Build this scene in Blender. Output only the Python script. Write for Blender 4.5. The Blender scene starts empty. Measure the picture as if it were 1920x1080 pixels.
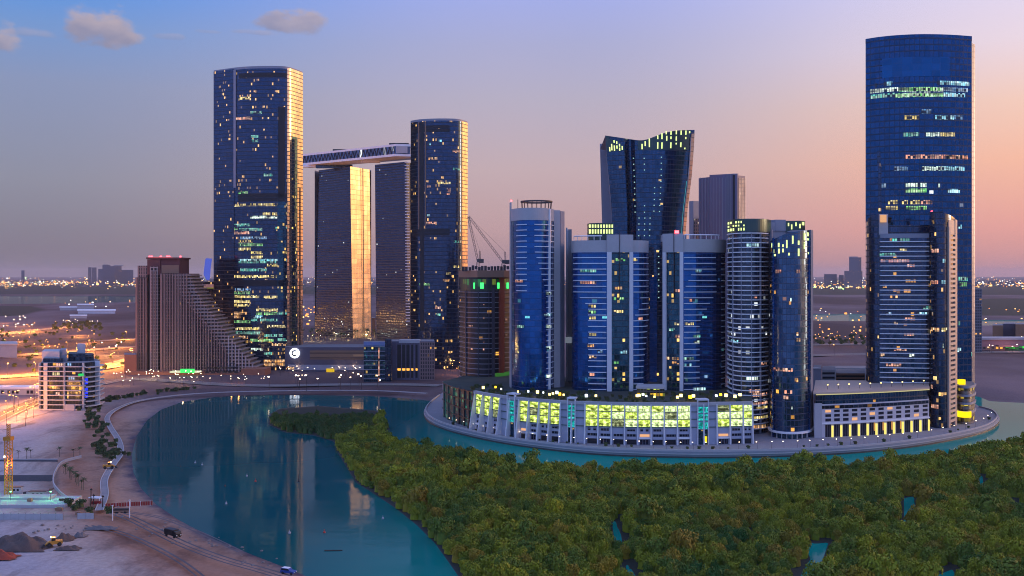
import bpy, math, random
import numpy as np
R = math.radians
sc = bpy.context.scene
C = sc.collection
random.seed(7)
rng = np.random.default_rng(11)

# ---------------------------------------------------------------- camera
F, H, HY = 1867.0, 90.0, 515.0          # focal length and horizon row of the 1920 px photo, eye height in metres
cam = bpy.data.objects.new('camera', bpy.data.cameras.new('camera'))
C.objects.link(cam)
cam.location = (0, 0, H)
cam.rotation_euler = (R(90), 0, 0)
cam.data.sensor_width = 36
cam.data.lens = F / 1920 * 36
cam.data.shift_y = -25 / 1920
cam.data.clip_start = 1
cam.data.clip_end = 60000
sc.camera = cam

def lin(r, g, b, k=1.0):
    f = lambda c: (c / 255 / 12.92 if c / 255 <= 0.04045 else ((c / 255 + 0.055) / 1.055) ** 2.4) * k
    return (f(r), f(g), f(b), 1.0)

class G:
    """short-hand for node trees"""
    def __init__(s, tree):
        s.t = tree; tree.nodes.clear()
    def n(s, typ, **kw):
        nd = s.t.nodes.new(typ)
        for k, v in kw.items(): setattr(nd, k, v)
        return nd
    def put(s, sock, v):
        if isinstance(v, bpy.types.NodeSocket): s.t.links.new(v, sock)
        elif v is not None: sock.default_value = v
    def m(s, op, a, b=None, c=None, clamp=False):
        nd = s.n('ShaderNodeMath', operation=op); nd.use_clamp = clamp
        for i, v in enumerate((a, b, c)):
            if v is not None: s.put(nd.inputs[i], v)
        return nd.outputs[0]
    def v(s, op, a, b=None):
        nd = s.n('ShaderNodeVectorMath', operation=op)
        s.put(nd.inputs[0], a)
        if b is not None:
            if op == 'SCALE': s.put(nd.inputs['Scale'], b)
            else: s.put(nd.inputs[1], b)
        return nd.outputs[0]
    def xyz(s, x, y, z=0.0):
        nd = s.n('ShaderNodeCombineXYZ')
        for i, v in enumerate((x, y, z)): s.put(nd.inputs[i], v)
        return nd.outputs[0]
    def sep(s, v):
        nd = s.n('ShaderNodeSeparateXYZ'); s.put(nd.inputs[0], v); return nd.outputs
    def mix(s, f, a, b):
        nd = s.n('ShaderNodeMix', data_type='RGBA')
        s.put(nd.inputs[0], f); s.put(nd.inputs[6], a); s.put(nd.inputs[7], b)
        return nd.outputs[2]
    def ramp(s, f, stops, interp='LINEAR'):
        nd = s.n('ShaderNodeValToRGB'); cr = nd.color_ramp; cr.interpolation = interp
        while len(cr.elements) > 1: cr.elements.remove(cr.elements[0])
        cr.elements[0].position = stops[0][0]; cr.elements[0].color = stops[0][1]
        for p, c in stops[1:]:
            e = cr.elements.new(p); e.color = c
        s.put(nd.inputs[0], f); return nd.outputs[0]
    def step(s, x, a, b):
        nd = s.n('ShaderNodeMapRange', interpolation_type='SMOOTHSTEP')
        s.put(nd.inputs[0], x); s.put(nd.inputs[1], a); s.put(nd.inputs[2], b)
        return nd.outputs[0]
    def noise(s, vec, scale, detail=2.0, rough=0.5):
        nd = s.n('ShaderNodeTexNoise'); s.put(nd.inputs['Vector'], vec)
        nd.inputs['Scale'].default_value = scale; nd.inputs['Detail'].default_value = detail
        nd.inputs['Roughness'].default_value = rough
        return nd.outputs['Fac']
    def white(s, vec):
        nd = s.n('ShaderNodeTexWhiteNoise', noise_dimensions='3D'); s.put(nd.inputs['Vector'], vec)
        return nd.outputs['Value'], nd.outputs['Color']

# ---------------------------------------------------------------- sky (dusk: the sun has just set to the right of the frame)
SUN_AZ = 74.0
world = bpy.data.worlds.new('World'); sc.world = world; world.use_nodes = True
g = G(world.node_tree)
d = g.v('NORMALIZE', g.n('ShaderNodeTexCoord').outputs['Generated'])
dx, dy, dz = g.sep(d)
el = g.m('MULTIPLY', g.m('ARCSINE', dz), 57.2958)
az = g.m('MULTIPLY', g.m('ARCTAN2', dx, dy), 57.2958)
e = g.m('DIVIDE', el, 45.0, clamp=True)
def E(stops): return g.ramp(e, [(a / 45, lin(*c)) for a, c in stops])
left = E([(0, (118, 114, 128)), (1.5, (122, 120, 137)), (5, (136, 139, 160)), (10, (134, 147, 184)), (13, (112, 149, 207)), (16, (66, 144, 233)), (24, (84, 132, 214)), (45, (132, 152, 214))])
mid = E([(0, (160, 132, 141)), (2.5, (188, 154, 160)), (6, (193, 169, 177)), (10, (180, 172, 194)), (13, (169, 171, 210)), (16, (160, 172, 234)), (26, (132, 150, 218)), (45, (132, 152, 214))])
right = E([(0, (196, 144, 148)), (2.5, (228, 158, 153)), (6, (246, 184, 160)), (9, (244, 202, 186)), (12, (235, 215, 227)), (16, (220, 214, 246)), (28, (150, 160, 220)), (45, (132, 152, 214))])
glow = E([(0, (255, 150, 80)), (4, (255, 178, 98)), (10, (255, 196, 120)), (18, (240, 190, 160)), (30, (120, 118, 150)), (45, (80, 92, 130))])
back = E([(0, (120, 124, 160)), (6, (118, 134, 186)), (14, (112, 140, 206)), (28, (118, 148, 216)), (45, (132, 152, 214))])
glow_hot = g.v('SCALE', glow, 4.6)
c = g.mix(g.step(az, -27, 1), left, mid)
c = g.mix(g.step(az, 3, 31), c, right)
c = g.mix(g.step(az, 28, 62), c, glow_hot)
back_b = g.v('SCALE', back, 1.8)
c = g.mix(g.step(az, 84, 118), c, back_b)
c = g.mix(g.step(az, -32, -95), c, back_b)
# a few small evening clouds high on the left
cn = g.noise(g.xyz(g.m('MULTIPLY', az, 0.55), el), 0.9, 6.0, 0.58)
cn2 = g.noise(g.xyz(az, g.m('MULTIPLY', el, 2.0), 4.0), 0.5, 4.0)
for (px, py, ax, ay, wsp) in ((192, 62, 86, 54, 1.0), (548, 46, 82, 38, .9), (-12, 78, 56, 40, .9), (318, 70, 38, 9, .30), (60, 64, 52, 13, .35), (480, 62, 60, 8, .4), (390, 60, 30, 6, .25)):
    a0 = math.degrees(math.atan((px - 960) / F)); e0 = math.degrees(math.atan((HY - py) / math.hypot(F, px - 960)))
    sa, se = ax / F * 57.3 * 0.87, ay / F * 57.3 * 0.9
    qx = g.m('DIVIDE', g.m('SUBTRACT', az, a0), sa)
    qy = g.m('DIVIDE', g.m('SUBTRACT', el, e0), se)
    qb = g.m('MULTIPLY', qy, g.m('ADD', 1.0, g.m('MULTIPLY', g.m('LESS_THAN', qy, -0.1), 0.7)))
    dd = g.m('SUBTRACT', 1.0, g.m('ADD', g.m('MULTIPLY', qx, qx), g.m('MULTIPLY', qb, qb)))
    dd = g.m('ADD', dd, g.m('MULTIPLY', g.m('SUBTRACT', cn, 0.5), 3.4))
    mask = g.m('MULTIPLY', g.step(dd, 0.05, 0.95), wsp * 0.92)
    tone = g.step(g.m('ADD', g.m('ADD', qy, g.m('MULTIPLY', qx, 0.35)), g.m('MULTIPLY', g.m('SUBTRACT', cn2, .5), 2.2)), -0.9, 1.0)
    c = g.mix(mask, c, g.mix(tone, lin(134, 134, 164), lin(184, 168, 178)))
sky = g.n('ShaderNodeTexSky', sky_type='NISHITA')
sky.sun_disc = False; sky.sun_elevation = R(1.5); sky.sun_rotation = R(SUN_AZ); sky.altitude = 90
b1 = g.n('ShaderNodeBackground'); g.put(b1.inputs[0], c); b1.inputs[1].default_value = 1.0
b2 = g.n('ShaderNodeBackground'); g.put(b2.inputs[0], sky.outputs[0]); b2.inputs[1].default_value = 0.02
ad = g.n('ShaderNodeAddShader'); g.t.links.new(b1.outputs[0], ad.inputs[0]); g.t.links.new(b2.outputs[0], ad.inputs[1])
g.t.links.new(ad.outputs[0], g.n('ShaderNodeOutputWorld').inputs[0])

sun = bpy.data.objects.new('sun', bpy.data.lights.new('sun', 'SUN')); C.objects.link(sun)
sun.data.energy = 0.8; sun.data.angle = R(12); sun.data.color = (1.0, 0.66, 0.42)
sun.rotation_euler = (R(90 - 5), 0, R(-SUN_AZ + 180))
sc.view_settings.view_transform = 'Standard'; sc.view_settings.look = 'None'
sc.view_settings.exposure = 0.0; sc.view_settings.gamma = 1.0
sc.cycles.use_denoising = True; sc.cycles.filter_width = 1.05
sc.cycles.max_bounces = 6; sc.cycles.diffuse_bounces = 2; sc.cycles.glossy_bounces = 4; sc.cycles.volume_bounces = 0
sc.cycles.caustics_reflective = False; sc.cycles.caustics_refractive = False
sc.cycles.sample_clamp_indirect = 4.0

# ---------------------------------------------------------------- helpers
def WX(px, Y): return (px - 960) / F * Y
def WZ(py, Y): return H - (py - HY) / F * Y
def gp(px, py, z=0.0):
    Y = (H - z) * F / (py - HY); return (WX(px, Y), Y)

def tag(o, label=None, cat=None, group=None, kind=None):
    if label: o['label'] = label
    if cat: o['category'] = cat
    if group: o['group'] = group
    if kind: o['kind'] = kind
    return o
def thing(name, loc, label, cat, group=None, rz=0.0):
    o = bpy.data.objects.new(name, None); C.objects.link(o); o.location = loc; o.rotation_euler = (0, 0, rz)
    o.empty_display_size = 2
    return tag(o, label, cat, group)
def origin(o):
    x = np.zeros(3)
    while o is not None: x += np.array(o.location); o = o.parent
    return x

class MB:
    def __init__(s): s.v = []; s.f = []; s.u = []; s.m = []
    def face(s, pts, uv=None, mat=0):
        b = len(s.v); s.v += [tuple(p) for p in pts]; s.f.append(tuple(range(b, b + len(pts))))
        s.u.append(uv or [(0, 0)] * len(pts)); s.m.append(mat); return s
    def wall(s, a, b, z0, z1, u0=0.0, mat=0, z1b=None):
        L = math.hypot(b[0] - a[0], b[1] - a[1]); zb = z1 if z1b is None else z1b
        return s.face([(a[0], a[1], z0), (b[0], b[1], z0), (b[0], b[1], zb), (a[0], a[1], z1)], [(u0, z0), (u0 + L, z0), (u0 + L, zb), (u0, z1)], mat)
    def prism(s, plan, z0, z1, mat=0, top=None, bottom=False):
        n = len(plan); u = 0.0
        for i in range(n):
            a, b = plan[i], plan[(i + 1) % n]
            s.wall(a, b, z0, z1, u, mat); u += math.hypot(b[0] - a[0], b[1] - a[1])
        s.face([(p[0], p[1], z1) for p in plan], None, mat if top is None else top)
        if bottom: s.face([(p[0], p[1], z0) for p in plan[::-1]], None, mat if top is None else top)
        return s
    def box(s, c, size, rz=0.0, mat=0):
        cx, cy, cz = c; a, b, h = size[0] / 2, size[1] / 2, size[2] / 2; cs, sn = math.cos(rz), math.sin(rz)
        pl = [(cx + x * cs - y * sn, cy + x * sn + y * cs) for x, y in ((-a, -b), (a, -b), (a, b), (-a, b))]
        return s.prism(pl, cz - h, cz + h, mat, None, True)
    def tube(s, p, q, r0, r1=None, n=6, mat=0):
        r1 = r0 if r1 is None else r1
        p, q = np.array(p, float), np.array(q, float); w = q - p; w /= np.linalg.norm(w)
        a = np.cross(w, (0, 0, 1.0) if abs(w[2]) < .9 else (1.0, 0, 0)); a /= np.linalg.norm(a); b = np.cross(w, a)
        ring = lambda c, r: [c + r * (math.cos(t) * a + math.sin(t) * b) for t in (2 * math.pi * k / n for k in range(n))]
        A, B = ring(p, r0), ring(q, r1)
        for k in range(n): s.face([A[k], A[(k + 1) % n], B[(k + 1) % n], B[k]], None, mat)
        s.face(B, None, mat); s.face(A[::-1], None, mat); return s
    def build(s, name, mats, parent=None, smooth=False):
        me = bpy.data.meshes.new(name)
        off = origin(parent) if parent is not None else np.zeros(3)
        V = np.array(s.v, float) - off
        me.from_pydata(V.tolist(), [], s.f)
        uvl = me.uv_layers.new(name='UVMap')
        uvl.data.foreach_set('uv', np.array([c for f in s.u for c in f], float).ravel())
        for m in (mats if isinstance(mats, (list, tuple)) else [mats]): me.materials.append(m)
        me.polygons.foreach_set('material_index', s.m)
        if smooth: me.polygons.foreach_set('use_smooth', [True] * len(me.polygons))
        o = bpy.data.objects.new(name, me); C.objects.link(o)
        if parent is not None: o.parent = parent
        return o
def part(name, mb, mat, parent, label=None, **k):
    o = mb.build(name, mat, parent, **k)
    if label: o['label'] = label
    return o

def copy_tree(o, parent=None, loc=None, rz=None, scale=None):
    cpy = o.copy(); C.objects.link(cpy)
    if parent is not None: cpy.parent = parent
    if loc is not None: cpy.location = loc
    if rz is not None: cpy.rotation_euler = (0, 0, rz)
    if scale is not None: cpy.scale = scale if isinstance(scale, tuple) else (scale,) * 3
    for ch in list(o.children):
        if ch.type != 'LIGHT': copy_tree(ch, cpy)
    return cpy

def catmull(P, n=8):
    P = [np.array(p, float) for p in P]; Q = [2 * P[0] - P[1]] + P + [2 * P[-1] - P[-2]]; out = []
    for i in range(1, len(Q) - 2):
        for k in range(n):
            t = k / n
            out.append(tuple(0.5 * ((2 * Q[i]) + (-Q[i - 1] + Q[i + 1]) * t + (2 * Q[i - 1] - 5 * Q[i] + 4 * Q[i + 1] - Q[i + 2]) * t * t + (-Q[i - 1] + 3 * Q[i] - 3 * Q[i + 1] + Q[i + 2]) * t ** 3)))
    out.append(tuple(Q[-2])); return out

class Front:
    """the street side of a building: a plan line running left to right, plus the closing line behind"""
    def __init__(s, pts, back=(), smooth=True, n=6):
        w = [(WX(p, Y), Y) for p, Y in pts]
        s.line = catmull(w, n) if smooth else w
        s.back = [(WX(p, Y), Y) for p, Y in back]
        s.px = [960 + F * x / y for x, y in s.line]
    def __add__(s, o):
        r = Front([(0, 1), (1, 1)], smooth=False)
        r.line = s.line + o.line; r.px = s.px + o.px; r.back = s.back + o.back; return r
    def plan(s): return s.line + s.back
    def depth(s, px): return float(np.interp(px, s.px, [p[1] for p in s.line]))
    def z(s, py, px): return WZ(py, s.depth(px))
    def cut(s, a, b):
        a, b = max(a, s.px[0]), min(b, s.px[-1])
        X = [p[0] for p in s.line]; Y = [p[1] for p in s.line]
        q = [a] + [p for p in s.px if a + .3 < p < b - .3] + [b]
        return [(float(np.interp(p, s.px, X)), float(np.interp(p, s.px, Y))) for p in q]
    def patch(s, a, b, z0, z1, off=0.25, mb=None, mat=0, inn=-0.05, ztop=None):
        """a shell that follows the facade from image column a to b, standing off metres proud of it"""
        mb = mb or MB(); L = s.cut(a, b); n = len(L); N = []
        for i in range(n):
            p, q = L[max(0, i - 1)], L[min(n - 1, i + 1)]; ddx, ddy = q[0] - p[0], q[1] - p[1]; l = math.hypot(ddx, ddy) or 1
            N.append((ddy / l, -ddx / l))
        O = [(p[0] + m[0] * off, p[1] + m[1] * off) for p, m in zip(L, N)]
        I = [(p[0] + m[0] * inn, p[1] + m[1] * inn) for p, m in zip(L, N)]
        zt = [z1] * n if ztop is None else [ztop(960 + F * p[0] / p[1]) for p in L]
        u = 0.0
        for i in range(n - 1):
            mb.wall(O[i], O[i + 1], z0, zt[i], u, mat, zt[i + 1]); u += math.hypot(O[i + 1][0] - O[i][0], O[i + 1][1] - O[i][1])
            mb.face([(*O[i], zt[i]), (*O[i + 1], zt[i + 1]), (*I[i + 1], zt[i + 1]), (*I[i], zt[i])], None, mat)
            mb.face([(*I[i], z0), (*I[i + 1], z0), (*O[i + 1], z0), (*O[i], z0)], None, mat)
        mb.wall(I[0], O[0], z0, zt[0], 0, mat); mb.wall(O[-1], I[-1], z0, zt[-1], 0, mat)
        return mb

def loft(fn, ns, nt, closed=False, cap=True):
    mb = MB(); P = [[np.array(fn(i / ns, j / nt), float) for i in range(ns + 1)] for j in range(nt + 1)]
    U = [0.0]
    for i in range(ns): U.append(U[-1] + np.linalg.norm(P[0][i + 1] - P[0][i]))
    for j in range(nt):
        for i in range(ns):
            a, b, c2, d2 = P[j][i], P[j][i + 1], P[j + 1][i + 1], P[j + 1][i]
            mb.face([a, b, c2, d2], [(U[i], a[2]), (U[i + 1], b[2]), (U[i + 1], c2[2]), (U[i], d2[2])])
    if cap: mb.face(P[nt][:ns])
    return mb

# ---------------------------------------------------------------- materials
def new_mat(name):
    m = bpy.data.materials.new(name); m.use_nodes = True; return m, G(m.node_tree)
def plain(name, col, rough=0.7, metal=0.0, var=0.25, scale=0.15, spec=0.4):
    m, g = new_mat(name)
    pos = g.n('ShaderNodeNewGeometry').outputs['Position']
    n1 = g.noise(pos, scale, 5.0, 0.6); n2 = g.noise(pos, scale * 9, 2.0)
    f = g.m('ADD', g.m('MULTIPLY', g.m('SUBTRACT', n1, .5), var * 2.4), g.m('MULTIPLY', g.m('SUBTRACT', n2, .5), var))
    colr = g.v('SCALE', (*col, 1.0)[:3], g.m('ADD', 1.0, f))
    b = g.n('ShaderNodeBsdfPrincipled'); g.put(b.inputs['Base Color'], colr)
    b.inputs['Roughness'].default_value = rough; b.inputs['Metallic'].default_value = metal
    b.inputs['Specular IOR Level'].default_value = spec
    g.t.links.new(b.outputs[0], g.n('ShaderNodeOutputMaterial').inputs[0]); return m
def lamp_mat(name, col, strength, sample=True):
    m, g = new_mat(name)
    b = g.n('ShaderNodeEmission'); b.inputs[0].default_value = (*col, 1); b.inputs[1].default_value = strength
    g.t.links.new(b.outputs[0], g.n('ShaderNodeOutputMaterial').inputs[0])
    if not sample: m.cycles.emission_sampling = 'NONE'
    return m
WARM = [(0, lin(255, 205, 100)), (.25, lin(245, 235, 170)), (.6, lin(120, 230, 210)), (.75, lin(225, 235, 140)), (.9, lin(255, 140, 60))]
TEAL = [(0, lin(130, 235, 225)), (.4, lin(215, 245, 235)), (.65, lin(160, 220, 140)), (.85, lin(255, 220, 140))]
AMBER = [(0, lin(255, 180, 70)), (.4, lin(255, 150, 60)), (.7, lin(255, 220, 140)), (.93, lin(150, 230, 220))]
SPARK = [(0, lin(255, 196, 110)), (.28, lin(240, 238, 215)), (.48, lin(90, 225, 205)), (.60, lin(235, 215, 90)), (.74, lin(255, 140, 80)), (.86, lin(170, 225, 235))]
COOL = [(0, lin(235, 240, 240)), (.4, lin(170, 225, 235)), (.7, lin(255, 225, 170)), (.9, lin(100, 220, 215))]
def facade(name, glass, frame, fh=3.6, bw=3.0, fw=.10, ft=.14, lit=.05, cols=WARM, power=1.4, rough=.10, metal=.85, tilt=.02, frough=.5, clump=.6, seed=0.0, sub=1.0):
    """curtain wall: floors fh high and bays bw wide from the wall's own UV in metres"""
    m, g = new_mat(name)
    u, v, _ = g.sep(g.n('ShaderNodeUVMap').outputs[0])
    cu, cv = g.m('DIVIDE', u, bw), g.m('DIVIDE', v, fh)
    iu, iv = g.m('FLOOR', cu), g.m('FLOOR', cv); fu, fv = g.m('FRACT', cu), g.m('FRACT', cv)
    fr = g.m('MAXIMUM', g.m('LESS_THAN', fu, fw), g.m('LESS_THAN', fv, ft))
    gl = g.m('SUBTRACT', 1.0, fr)
    wv, wc = g.white(g.xyz(iu, iv, seed)); r1, r2, r3 = g.sep(wc)
    fl, _c = g.white(g.xyz(seed + 3, iv, 9.0))
    cl = g.noise(g.xyz(g.m('MULTIPLY', iu, .16), g.m('MULTIPLY', iv, .10), seed), 1.0, 3.0)
    p = g.m('MULTIPLY', lit, g.m('ADD', 1 - clump, g.m('MULTIPLY', g.m('MULTIPLY', g.step(cl, .42, .66), g.m('ADD', .4, g.m('MULTIPLY', g.m('GREATER_THAN', fl, .7), 3.0))), clump * 2)))
    on = g.m('MULTIPLY', g.m('MULTIPLY', g.m('LESS_THAN', wv, p), gl), g.m('MULTIPLY', g.m('GREATER_THAN', fv, g.m('ADD', .18, g.m('MULTIPLY', r3, .3))), g.m('LESS_THAN', fv, .88)))
    # within a lit window: blinds and lamps make part of it brighter
    wn = g.noise(g.xyz(g.m('MULTIPLY', cu, 2.3), g.m('MULTIPLY', cv, 2.3), seed), 1.0, 1.0)
    es = g.m('MULTIPLY', g.m('MULTIPLY', on, g.m('ADD', .25, g.m('MULTIPLY', g.m('MULTIPLY', r2, r2), 1.5))), g.m('MULTIPLY', g.m('ADD', .4, g.m('MULTIPLY', wn, 1.2)), power))
    base = g.mix(fr, g.v('SCALE', (*glass,), g.m('ADD', .86, g.m('MULTIPLY', r3, .28))), (*frame, 1))
    wob = g.n('ShaderNodeTexNoise'); g.put(wob.inputs['Vector'], g.xyz(g.m('MULTIPLY', u, .16), g.m('MULTIPLY', v, .035), seed)); wob.inputs['Scale'].default_value = 1.0; wob.inputs['Detail'].default_value = 3.0
    warp = g.v('MULTIPLY', g.v('SUBTRACT', wob.outputs['Color'], (.5, .5, .5)), (.16, .16, .05))
    nrm = g.v('NORMALIZE', g.v('ADD', g.v('ADD', g.n('ShaderNodeNewGeometry').outputs['Normal'], warp), g.v('SCALE', g.v('SUBTRACT', wc, (.5, .5, .5)), tilt)))
    b = g.n('ShaderNodeBsdfPrincipled')
    g.put(b.inputs['Base Color'], base); g.put(b.inputs['Metallic'], g.m('MULTIPLY', gl, metal))
    g.put(b.inputs['Roughness'], g.m('ADD', g.m('MULTIPLY', gl, rough), g.m('MULTIPLY', fr, frough)))
    g.put(b.inputs['Normal'], nrm)
    g.put(b.inputs['Emission Color'], g.ramp(r1, cols, 'CONSTANT')); g.put(b.inputs['Emission Strength'], es)
    g.t.links.new(b.outputs[0], g.n('ShaderNodeOutputMaterial').inputs[0])
    m.cycles.emission_sampling = 'NONE'
    return m
def litrow(name, col, power, bw=1.5, gap=.25, off=.15):
    """a floor of lit office windows: panes of uneven brightness between mullions"""
    m, g = new_mat(name)
    u, v, _ = g.sep(g.n('ShaderNodeUVMap').outputs[0]); cu = g.m('DIVIDE', u, bw)
    wv, wc = g.white(g.xyz(g.m('FLOOR', cu), g.m('FLOOR', g.m('DIVIDE', v, 1.8)), 3.0)); r1, r2, r3 = g.sep(wc)
    pane = g.m('MULTIPLY', g.m('GREATER_THAN', g.m('FRACT', cu), gap), g.m('GREATER_THAN', wv, off))
    n = g.noise(g.xyz(g.m('MULTIPLY', u, .09), g.m('MULTIPLY', v, .3)), 1.0, 2.0)
    es = g.m('MULTIPLY', pane, g.m('MULTIPLY', g.m('ADD', .22, g.m('MULTIPLY', r2, .8)), g.m('MULTIPLY', g.step(n, .25, .6), power)))
    cc = g.mix(g.m('MULTIPLY', r1, .5), (*col, 1), (1, .95, .75, 1))
    b = g.n('ShaderNodeBsdfPrincipled'); b.inputs['Base Color'].default_value = (.02, .03, .05, 1); b.inputs['Roughness'].default_value = .15
    g.put(b.inputs['Emission Color'], cc); g.put(b.inputs['Emission Strength'], es)
    g.t.links.new(b.outputs[0], g.n('ShaderNodeOutputMaterial').inputs[0]); m.cycles.emission_sampling = 'NONE'
    return m
ROW = dict(y=litrow('lit_row_yellow', lin(235, 200, 70)[:3], 1.95), t=litrow('lit_row_teal', lin(40, 210, 190)[:3], 1.35), g=litrow('lit_row_green', lin(90, 220, 90)[:3], 1.50),
           c=litrow('lit_row_cyan', lin(110, 210, 240)[:3], 1.95), w=litrow('lit_row_white', lin(205, 240, 225)[:3], 2.40), a=litrow('lit_row_amber', lin(255, 165, 40)[:3], 1.80),
           b=litrow('lit_row_blue', lin(60, 150, 220)[:3], 1.35), r=litrow('lit_row_rose', lin(255, 150, 110)[:3], 1.50), G=litrow('lit_row_bright_green', lin(120, 240, 90)[:3], 1.80))
CONC = plain('pale_concrete', (.42, .41, .43), .75, var=.10)
WHITE = plain('white_paint', (.66, .66, .70), .6, var=.08)
LEDGE = plain('white_ledge', (.82, .82, .84), .5, var=.06)
GREY = plain('grey_cladding', (.26, .27, .33), .5, var=.10)
DARK = plain('dark_louvre', (.012, .014, .022), .4, var=.1)
STEEL = plain('dark_steel', (.05, .05, .06), .45, .5, var=.1)
ROOF = plain('roof_deck', (.20, .20, .22), .8, var=.2)
BROWN = plain('brown_render', (.30, .17, .11), .8, var=.12)
RED_LIGHT = lamp_mat('red_beacon', (1, .04, .05), 14, False)

def rows(t, fr, items, h=2.1, off=.12, name='lit_floor'):
    for (a, b, y, k) in items:
        z = fr.z(y, (a + b) / 2)
        part(name, fr.patch(a, b, z - h / 2, z + h / 2, off), ROW[k], t)
def ledges(t, fr, a, b, ys, off=1.1, h=.55, mat=None, name='balcony_ledge', n_ref=None):
    for y in ys:
        aa, bb = (a(y) if callable(a) else a), (b(y) if callable(b) else b)
        z = fr.z(y, n_ref if n_ref else (aa + bb) / 2)
        part(name, fr.patch(aa, bb, z - h / 2, z + h / 2, off), mat or LEDGE, t)
def base_of(fr): return (sum(p[0] for p in fr.line) / len(fr.line), sum(p[1] for p in fr.line) / len(fr.line), 0)
def frange(a, b, s):
    out = []
    while a < b: out.append(a); a += s
    return out
# ---------------------------------------------------------------- ground and water
WL = -3.0                                                    # water level; the made ground of the city lies at 0
def poly_px(pts, z=WL): return np.array([gp(x, y, z) for x, y in pts])
shore = [(640, 1130), (585, 1085), (545, 1068), (480, 1043), (405, 1012), (335, 975), (292, 945), (264, 915), (250, 886), (247, 852), (256, 818), (276, 788), (302, 768), (340, 754), (398, 745), (450, 742), (520, 741), (600, 741), (700, 743), (760, 747), (822, 753), (850, 752)]
east = [(1800, 738), (1836, 744), (1856, 752), (1890, 754), (1960, 757), (2100, 760)]
main_land = np.array(list(poly_px(shore)) + list(poly_px(east)) + [(900, 720), (14000, 9000), (26000, 45000), (-26000, 45000), (-14000, 6000), (-700, 400), (-420, 240), (-180, 225)])
mud_px = [(632, 846), (652, 880), (668, 905), (700, 925), (742, 953), (782, 985), (815, 1018), (842, 1055), (866, 1090), (890, 1150), (2150, 1150), (2060, 850), (1935, 833), (1870, 846), (1800, 858), (1700, 870), (1600, 877), (1500, 876), (1420, 882), (1300, 890), (1150, 885), (1050, 885), (960, 880), (900, 862), (800, 846), (740, 836), (712, 824), (732, 804), (708, 770), (600, 761), (524, 766), (506, 776), (503, 796), (535, 811), (590, 817), (626, 828)]
mud = poly_px(mud_px)
creeks = [poly_px(p) for p in ([(1142, 978), (1158, 974), (1170, 1004), (1174, 1034), (1150, 1036), (1146, 1006)], [(1166, 1058), (1184, 1058), (1206, 1092), (1176, 1092)],
          [(1690, 932), (1718, 930), (1722, 962), (1700, 988), (1668, 1006), (1690, 975)], [(1500, 1014), (1530, 1018), (1560, 1014), (1552, 1040), (1540, 1072), (1534, 1105), (1500, 1120), (1494, 1080), (1514, 1048)],
          [(1830, 893), (1846, 890), (1850, 912), (1838, 925)], [(1890, 932), (1925, 955), (1950, 985), (1912, 978)], [(1745, 1080), (1790, 1062), (1800, 1085), (1760, 1120)], [(955, 868), (985, 885), (1000, 870)])]
far_lakes = [np.array([gp(x, y, 0) for x, y in p]) for p in ([(-400, 552), (330, 554), (420, 559), (250, 566), (90, 569), (-400, 571)], [(1420, 588), (1640, 586), (1800, 590), (1800, 598), (1600, 602), (1500, 600), (1420, 603)], [(1820, 598), (2300, 597), (2300, 606), (1900, 609), (1830, 610)])]
veg_far = [np.array([gp(x, y, 0) for x, y in p]) for p in ([(-500, 535), (1000, 534), (2400, 536), (2400, 552), (1700, 553), (1000, 552), (-500, 552)], [(-300, 572), (60, 574), (84, 580), (40, 592), (-300, 600)], [(1820, 560), (2400, 560), (2400, 590), (1820, 592)])]

def sdist(P, poly):
    """signed distance of points to a polygon, positive inside"""
    x, y = P[:, 0], P[:, 1]; best = np.full(len(P), 1e18); ins = np.zeros(len(P), bool)
    for (x0, y0), (x1, y1) in zip(poly, np.roll(poly, -1, 0)):
        vx, vy = x1 - x0, y1 - y0; t = np.clip(((x - x0) * vx + (y - y0) * vy) / (vx * vx + vy * vy + 1e-9), 0, 1)
        best = np.minimum(best, (x - x0 - t * vx) ** 2 + (y - y0 - t * vy) ** 2)
        if y0 != y1: ins ^= ((y0 > y) != (y1 > y)) & (x < vx * (y - y0) / (y1 - y0) + x0)
    return np.where(ins, 1, -1) * np.sqrt(best)

def grid_sheet():
    px = np.concatenate([np.linspace(-1500, -60, 50), np.arange(-50, 1000, 5.0), np.arange(1000, 1980, 8.0), np.linspace(2000, 3400, 50)])
    Y = np.concatenate([[60, 120, 180, 220], np.geomspace(245, 1100, 230), np.geomspace(1108, 40000, 240)])
    XX = (px[None, :] - 960) / F * Y[:, None]; YY = np.repeat(Y[:, None], len(px), 1)
    return XX, YY
XX, YY = grid_sheet(); P = np.stack([XX.ravel(), YY.ravel()], 1)
sd = sdist(P, main_land)
wob = 3.0 * np.sin(P[:, 0] * .021 + P[:, 1] * .017) + 2.0 * np.sin(P[:, 0] * .06 - P[:, 1] * .045)
z = np.clip(-3.0 + (sd + wob * np.clip(sd / 20, 0, 1)) * 0.085, -7, 0.0)
sm = sdist(P, mud)
for c_ in creeks: sm = np.minimum(sm, -sdist(P, c_) + 1.0)
z = np.maximum(z, np.clip(-3.0 + sm * .06, -7, -2.72))
for lk in far_lakes: z = np.where(sdist(P, lk) > 0, -6.0, z)
# low relief: soft dunes and wheel-worn humps inland
z += np.where(z > -.5, (.35 * np.sin(P[:, 0] * .05 + 1.3 * np.sin(P[:, 1] * .03)) + .25 * np.sin(P[:, 1] * .11 + P[:, 0] * .03) + rng.normal(0, .05, len(P))) * np.clip((sd - 45) / 60, 0, 1) * (P[:, 1] < 1200), 0)
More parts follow.
